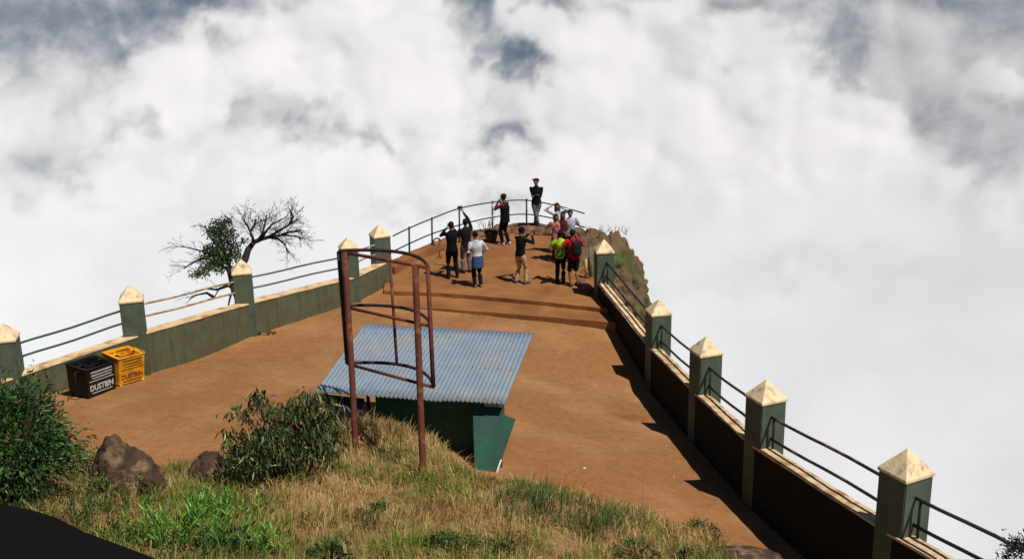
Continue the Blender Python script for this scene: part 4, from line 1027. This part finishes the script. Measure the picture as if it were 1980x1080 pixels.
def person(px, py, z, H, face, hands, feet, label, shirt, trousers, shoe=(.02, .02, .02), lean=(0, 0), head=(0, 0), hair='short', sleeve=1.0, hem=.86, skirt=None, shorts=False, extras=(), poles=None, hips=0, skin=SK, crown_=None):
    k = H / 1.75; root = empty('person', atz(px, py, z), label, 'person', 'visitors on the viewpoint', R(face)); root.scale = (k, k, k)
    lx, ly = lean
    V3 = lambda *a: Vector(a)
    pel = V3(hips, 0, .93); waist = V3(hips * .6 + lx * .3, ly * .3, 1.08); chest = V3(lx * .8, ly * .8, 1.30); neck = V3(lx, ly, 1.47)
    hd = neck + V3(head[0] * .07, .02 + head[1] * .08, .155)
    sh = [neck + V3(s * .185, -.005, -.055) for s in (-1, 1)]; hp = [pel + V3(s * .088, 0, -.02) for s in (-1, 1)]
    ank = [V3(f[0], f[1], .085 + (f[2] if len(f) > 2 else 0)) for f in feet]; kn = [ik(hp[i], ank[i], .43, .42, (0, 1, 0)) for i in (0, 1)]
    poles = poles or ((-.6, -.4, -.8), (.6, -.4, -.8))
    el = [ik(sh[i], hands[i], .29, .27, poles[i]) for i in (0, 1)]
    # body: one continuous surface
    bm = bmesh.new()
    loft(bm, [(pel + V3(0, 0, -.07), .13, .09, 0), (pel, .145, .10, 0), (waist, .115, .085, 0), (chest, .145, .10, 0), (neck + V3(0, 0, -.07), .13, .075, 0), (neck, .058, .058, 0), (neck + V3(0, .01, .09), .052, .056, 0)])
    ball(bm, hd, (.074, .092, .112)); ball(bm, hd + V3(0, .028, -.055), (.052, .060, .058));
    tube(bm, [hd + V3(0, .085, .015), hd + V3(0, .112, -.022), hd + V3(0, .09, -.03)], [.012, .017, .014], 6)
    for s in (-1, 1): ball(bm, hd + V3(s * .078, -.005, -.008), (.012, .022, .032), sub=1)
    for i in (0, 1):
        e, w_ = el[i]; limb(bm, [sh[i], e, w_], [.046, .038, .026]); kk, a = kn[i]; limb(bm, [hp[i], kk, a], [.075, .052, .038])
    me = remesh(bm, 'body', .016, 2)
    bm = bmesh.new(); bm.from_mesh(me)
    for f in bm.faces: f.smooth = True
    for i in (0, 1):
        e, w_ = el[i]; d = (w_ - e).normalized(); hand(bm, w_ + d * .01, d, -1 if i else 1)
    for s in (-1, 1): ball(bm, hd + V3(s * .030, .083, .018), (.012, .009, .008), sub=1, mi=1)
    tube(bm, [hd + V3(-.022, .082, -.058), hd + V3(0, .091, -.060), hd + V3(.022, .082, -.058)], [.004, .007, .004], 6, mat_i=2)
    b = obj('body', bm, [cm('skin', skin, .6), cm('eye', (.02, .015, .012), .3), cm('lips', (.16, .05, .04), .5)], root, local=True)
    # shirt
    bm = bmesh.new(); g = .020
    hz = V3(0, 0, hem - .93)
    rg = [(pel + hz, .155 + g, .115 + g, 0), (pel + V3(0, 0, .03), .150 + g, .108 + g, 0), (waist, .128 + g, .098 + g, 0), (chest, .162 + g, .112 + g, 0), (neck + V3(0, 0, -.075), .168 + g, .085 + g, 0), (neck + V3(0, 0, -.02), .078 + g, .066 + g, 0), (neck + V3(0, 0, .03), .058, .06, 0)]
    loft(bm, rg)
    for i in (0, 1):
        e, w_ = el[i]
        if sleeve >= 1: limb(bm, [sh[i] + V3(0, 0, -.012), e, e.lerp(w_, .97)], [.058, .050, .037])
        elif sleeve > 0: limb(bm, [sh[i], Vector(sh[i]).lerp(e, sleeve)], [.068, .060])
    o = obj('shirt', remesh(bm, 'shirt', .017, 4), shirt, root, smooth=True, local=True)
    # trousers
    bm = bmesh.new(); loft(bm, [(pel + V3(0, 0, -.12), .15, .105, 0), (pel + V3(0, 0, -.04), .168, .122, 0), (pel + V3(0, 0, .09), .145, .108, 0)])
    for i in (0, 1):
        kk, a = kn[i]
        if shorts: limb(bm, [hp[i] + V3(0, 0, -.02), hp[i].lerp(kk, .95)], [.095, .085])
        else: limb(bm, [hp[i] + V3(0, 0, -.02), kk, a.lerp(kk, .05)], [.098, .072, .062])
    obj('trousers', remesh(bm, 'trousers', .017, 3), trousers, root, smooth=True, local=True)
    if skirt:
        bm = bmesh.new(); n = 18; loft(bm, [(pel + V3(0, 0, -.30), .20, .155, 0), (pel + V3(0, 0, -.12), .19, .145, 0), (pel + V3(0, 0, .04), .172, .13, 0), (pel + V3(0, 0, .08), .165, .125, 0)], 20)
        for q in (-1, 1): tube(bm, [pel + V3(q * .05, .13, .05), pel + V3(q * .09, .17, -.10), pel + V3(q * .10, .16, -.26)], [.03, .04, .03], 8)
        obj('tied_jacket', remesh(bm, 'tied_jacket', .017, 2), skirt, root, smooth=True, local=True)
    for i in (0, 1):
        kk, a = kn[i]; out = V3((-.12 if i == 0 else .12), 1, 0).normalized(); c = V3(a.x, a.y, a.z - .085)
        bm = bmesh.new(); side = V3(out.y, -out.x, 0)
        ax = (side, V3(0, 0, 1))
        loft(bm, [(c - out * .075 + V3(0, 0, .045), .028, .04, ax), (c - out * .05 + V3(0, 0, .052), .038, .052, ax), (c + out * .03 + V3(0, 0, .048), .040, .048, ax), (c + out * .12 + V3(0, 0, .034), .046, .034, ax), (c + out * .18 + V3(0, 0, .026), .034, .022, ax)], 10)
        obj('shoe', bm, cm('shoe', shoe, .6), root, smooth=True, local=True)
    bm = bmesh.new(); vs = ball(bm, hd + V3(0, -.018, .028), (.088, .096, .104), sub=3)
    for v in vs:
        q = v.co - hd
        if q.y > .035 and q.z < .055: v.co += V3(0, -(q.y - .03) * 1.0, .0); v.co.x *= 1
        v.co += Vector(noise.noise_vector(v.co * 22)) * .010
    if hair == 'long':
        loft(bm, [(hd + V3(0, -.055, -.28), .055, .03, 0), (hd + V3(0, -.062, -.18), .085, .045, 0), (hd + V3(0, -.045, -.06), .090, .062, 0), (hd + V3(0, -.03, .04), .085, .07, 0)], 12)
    if hair == 'bun': ball(bm, hd + V3(0, -.11, .07), (.045, .045, .045))
    if hair == 'bushy':
        for j in range(12): ball(bm, hd + V3(RNG.normal(0, .045), -.02 + RNG.normal(0, .04), .085 + RNG.normal(0, .018)), (.04, .04, .035), sub=1)
    obj('hair', bm, cm('hair', HAIR, .6), root, smooth=True, local=True)
    if crown_:
        bm = bmesh.new(); ball(bm, hd + V3(0, -.018, .05), (.096, .108, .088), sub=3)
        tube(bm, [hd + V3(-.06, .07, .055), hd + V3(0, .13, .045), hd + V3(.06, .07, .055)], [.02, .03, .02], 6, flat=.3); obj('cap', bm, crown_, root, smooth=True, local=True)
    root['_w'] = 0; del root['_w']
    Mx = Matrix.Translation(root.location) @ Matrix.Rotation(R(face), 4, 'Z') @ Matrix.Diagonal((k, k, k, 1))
    return root, (lambda p: Mx @ Vector(p)), dict(el=el, neck=neck, hd=hd, chest=chest, waist=waist, pel=pel)
def gadget(name, p, size, fwd, label, lens=False, m_=None):
    bm = bmesh.new(); f = Vector(fwd).normalized(); a, b = frame(f); Mx = Matrix((a, f, b)).transposed().to_4x4(); Mx.translation = p
    box(bm, (0, 0, 0), size, M=Mx); bmesh.ops.bevel(bm, geom=[e for e in bm.edges], offset=min(size) * .2, segments=2, affect='EDGES')
    if lens: tube(bm, [p + f * .02, p + f * .11], [.032, .036], 12)
    return tag(obj(name, bm, m_ or M_railblack), label, name)
black = cm('black_cloth', (.005, .0055, .007)); darkblue = cm('dark_denim', (.007, .011, .020)); charcoal = cm('charcoal_cloth', (.009, .010, .013)); grey = cm('grey_trousers', (.10, .10, .115));
jean = cm('faded_jeans', (.035, .04, .05), .85, (.12, .13, .15), 6); tanT = cm('beige_trousers', (.42, .30, .18), .85, (.30, .15, .08), 5); whiteC = cm('white_cloth', (.55, .55, .56), .85, (.28, .28, .32), 4)
blueJ = cm('blue_jacket', (.035, .07, .16)); red = cm('red_cloth', (.30, .012, .022)); dred = cm('dark_red_cloth', (.13, .012, .018), .85, (.04, .01, .012), 6); yel = cm('yellow_green_jacket', (.40, .55, .015), .7, (.06, .16, .02), 5)
pink = cm('pink_cloth', (.45, .17, .16), .8, (.12, .02, .03), 7); maroon = cm('maroon_cloth', (.05, .012, .018))
W0, B0 = (.5, .5, .5), (.015, .015, .015)
SP = ((-.11, 0), (.11, .02))
# A: man in black, both hands at his face
r, X, J = person(876, 538, 0, 1.78, 14, ((-.13, .17, 1.50), (.12, .18, 1.47)), ((-.13, 0), (.14, .03)), 'man in black seen from behind with both hands raised to his face', black, cm('black_trousers', (.006, .0065, .009)), B0, poles=((-.7, .1, -1), (.7, .1, -1)), hem=.84)
gadget('camera', X(J['hd'] + Vector((-.02, .15, -.01))), (.12, .05, .08), X((0, 1, 0)) - X((0, 0, 0)), 'small dark camera held to the face of the man in black at the left')
# B: holding a phone up high
r, X, J = person(903, 527, 0, 1.72, 20, ((-.12, .28, 1.12), (-.02, .20, 1.96)), SP, 'man in dark shirt and grey trousers holding a phone high above his head', charcoal, grey, B0, poles=((-1, 0, -.6), (1, .2, .2)))
gadget('phone', X((-.08, .26, 2.06)), (.16, .01, .08), X((0, 1, 0)) - X((0, 0, 0)), 'dark phone held high overhead against the cloud')
# C: white top, blue jacket at the waist
r, X, J = person(925, 555, 0, 1.70, 25, ((-.10, .22, 1.10), (.20, .16, 1.02)), ((-.10, .02), (.08, -.02)), 'person in a white top with a blue jacket tied round the waist, seen from behind', whiteC, darkblue, (.25, .12, .08), skirt=blueJ, lean=(-.02, .05), hair='bun', head=(0, .4))
# D: black jacket and beige trousers, photographing the group
r, X, J = person(1007, 548, 0, 1.72, -42, ((-.02, .42, 1.46), (.14, .40, 1.44)), ((-.14, -.05), (.16, .05)), 'man in black jacket and beige trousers photographing the group', black, tanT, (.08, .06, .05), lean=(0, .05), head=(0, .3), poles=((-.6, .2, -1), (.8, .1, -1)), hem=.88, crown_=black)
gadget('camera', X(Vector((.05, .50, 1.50))), (.13, .06, .09), X((0, 1, 0)) - X((0, 0, 0)), 'dark camera aimed by the man in beige trousers', lens=True)
# E: red sleeves, long black vest
r, X, J = person(977, 473, 0, 1.74, 60, ((-.08, .20, 1.46), (.10, .22, 1.42)), ((-.08, .06), (.10, -.08)), 'person in dark red sleeves and long black gilet, hands to the face by the railing', dred, cm('black_trousers', (.006, .0065, .009)), W0, poles=((-.8, .3, -1), (.8, .3, -1)), hem=.80, head=(0, .3), hair='bushy')
bm = bmesh.new(); loft(bm, [(J['pel'] + Vector((0, -.01, -.14)), .20, .155, 0), (J['waist'] + Vector((0, -.01, 0)), .185, .145, 0), (J['chest'] + Vector((0, -.01, 0)), .20, .155, 0), (J['neck'] + Vector((0, -.01, -.09)), .165, .125, 0), (J['neck'] + Vector((0, -.01, -.03)), .10, .09, 0)])
obj('gilet', remesh(bm, 'gilet', .018, 3), black, r, smooth=True, local=True)
# F: man on the rim rock, arms crossed, one leg across
p = atz(1038, 447, 0)
r, X, J = person(1038, 441, .12, 1.78, 170, ((.03, .20, 1.17), (-.04, .24, 1.22)), ((.06, .02), (-.07, .10)), 'young man in black with arms folded standing on the rim rock above everyone', black, jean, W0, hair='bushy', poles=((-.15, -.3, -1), (.15, -.3, -1)), head=(0, .3))
# the posing group
r, X, J = person(1079, 489, 0, 1.68, 195, ((-.16, .10, 1.55), (.22, .05, 1.68)), SP, 'woman in white with one arm raised behind her head, back left of the posing group', whiteC, darkblue, W0, poles=((-1, 0, -.5), (1, 0, .3)), hair='long', head=(.3, 0))
r, X, J = person(1076, 505, 0, 1.55, 190, ((-.18, .12, .95), (.24, .10, 1.28)), SP, 'girl in pink and dark red at the front left of the posing group', pink, maroon, B0, sleeve=.5, hair='long')
r, X, J = person(1089, 504, 0, 1.60, 185, ((-.16, .16, 1.02), (.18, .16, 1.05)), SP, 'woman in dark red facing the camera, middle of the posing group', dred, black, B0, hair='long', sleeve=.6, poles=((-1, -.2, -.5), (1, -.2, -.5)))
r, X, J = person(1103, 503, 0, 1.66, 172, ((-.20, .10, 1.0), (.20, .12, 1.05)), SP, 'person in a pale blue-white shirt at the right of the posing group', cm('pale_blue_shirt', (.42, .46, .55), .85, (.25, .28, .36), 5), black, B0, sleeve=.6)
# L and M in front of them
r, X, J = person(1083, 547, 0, 1.62, -12, ((-.20, .20, 1.28), (.16, .24, 1.22)), ((-.10, .02), (.11, -.03)), 'person in a bright yellow-green jacket with back to the camera, facing the posing group', yel, darkblue, B0, lean=(.02, .05), hem=.84, hair='long', head=(0, .5))
r, X, J = person(1111, 553, 0, 1.72, 28, ((-.28, .26, 1.28), (.16, .22, 1.15)), ((-.12, .03), (.10, -.04)), 'person in a red shirt and dark shorts wearing a black backpack, rightmost on the platform', red, cm('black_shorts', (.012, .013, .017)), (.10, .05, .04), lean=(-.02, .07), shorts=True, sleeve=.6, poles=((-1, -.1, -.5), (1, -.2, -.6)))
c = J['chest'] + Vector((.01, -.20, -.08)); bm = bmesh.new()
loft(bm, [(X(c + Vector((0, 0, -.24))), .12, .07, R(28)), (X(c + Vector((0, -.01, -.16))), .15, .10, R(28)), (X(c + Vector((0, 0, .06))), .15, .095, R(28)), (X(c + Vector((0, .02, .19))), .12, .07, R(28)), (X(c + Vector((0, .03, .22))), .06, .04, R(28))], 16)
bp = empty('backpack', X(c + Vector((0, 0, -.24))), 'black backpack on the back of the person in red', 'backpack')
obj('pack', remesh(bm, 'pack', .02, 2), cm('black_nylon', (.010, .010, .011), .6), bp, smooth=True)
for s in (-1, 1):
    bm = bmesh.new(); tube(bm, [X(c + Vector((s * .09, .06, .18))), X(J['neck'] + Vector((s * .10, -.02, -.005))), X(J['neck'] + Vector((s * .12, .11, -.09))), X(J['chest'] + Vector((s * .14, .13, -.08))), X(c + Vector((s * .15, .10, -.16)))], .018, 6, flat=.5); obj('strap', bm, cm('black_nylon', (.010, .010, .011), .6), bp)
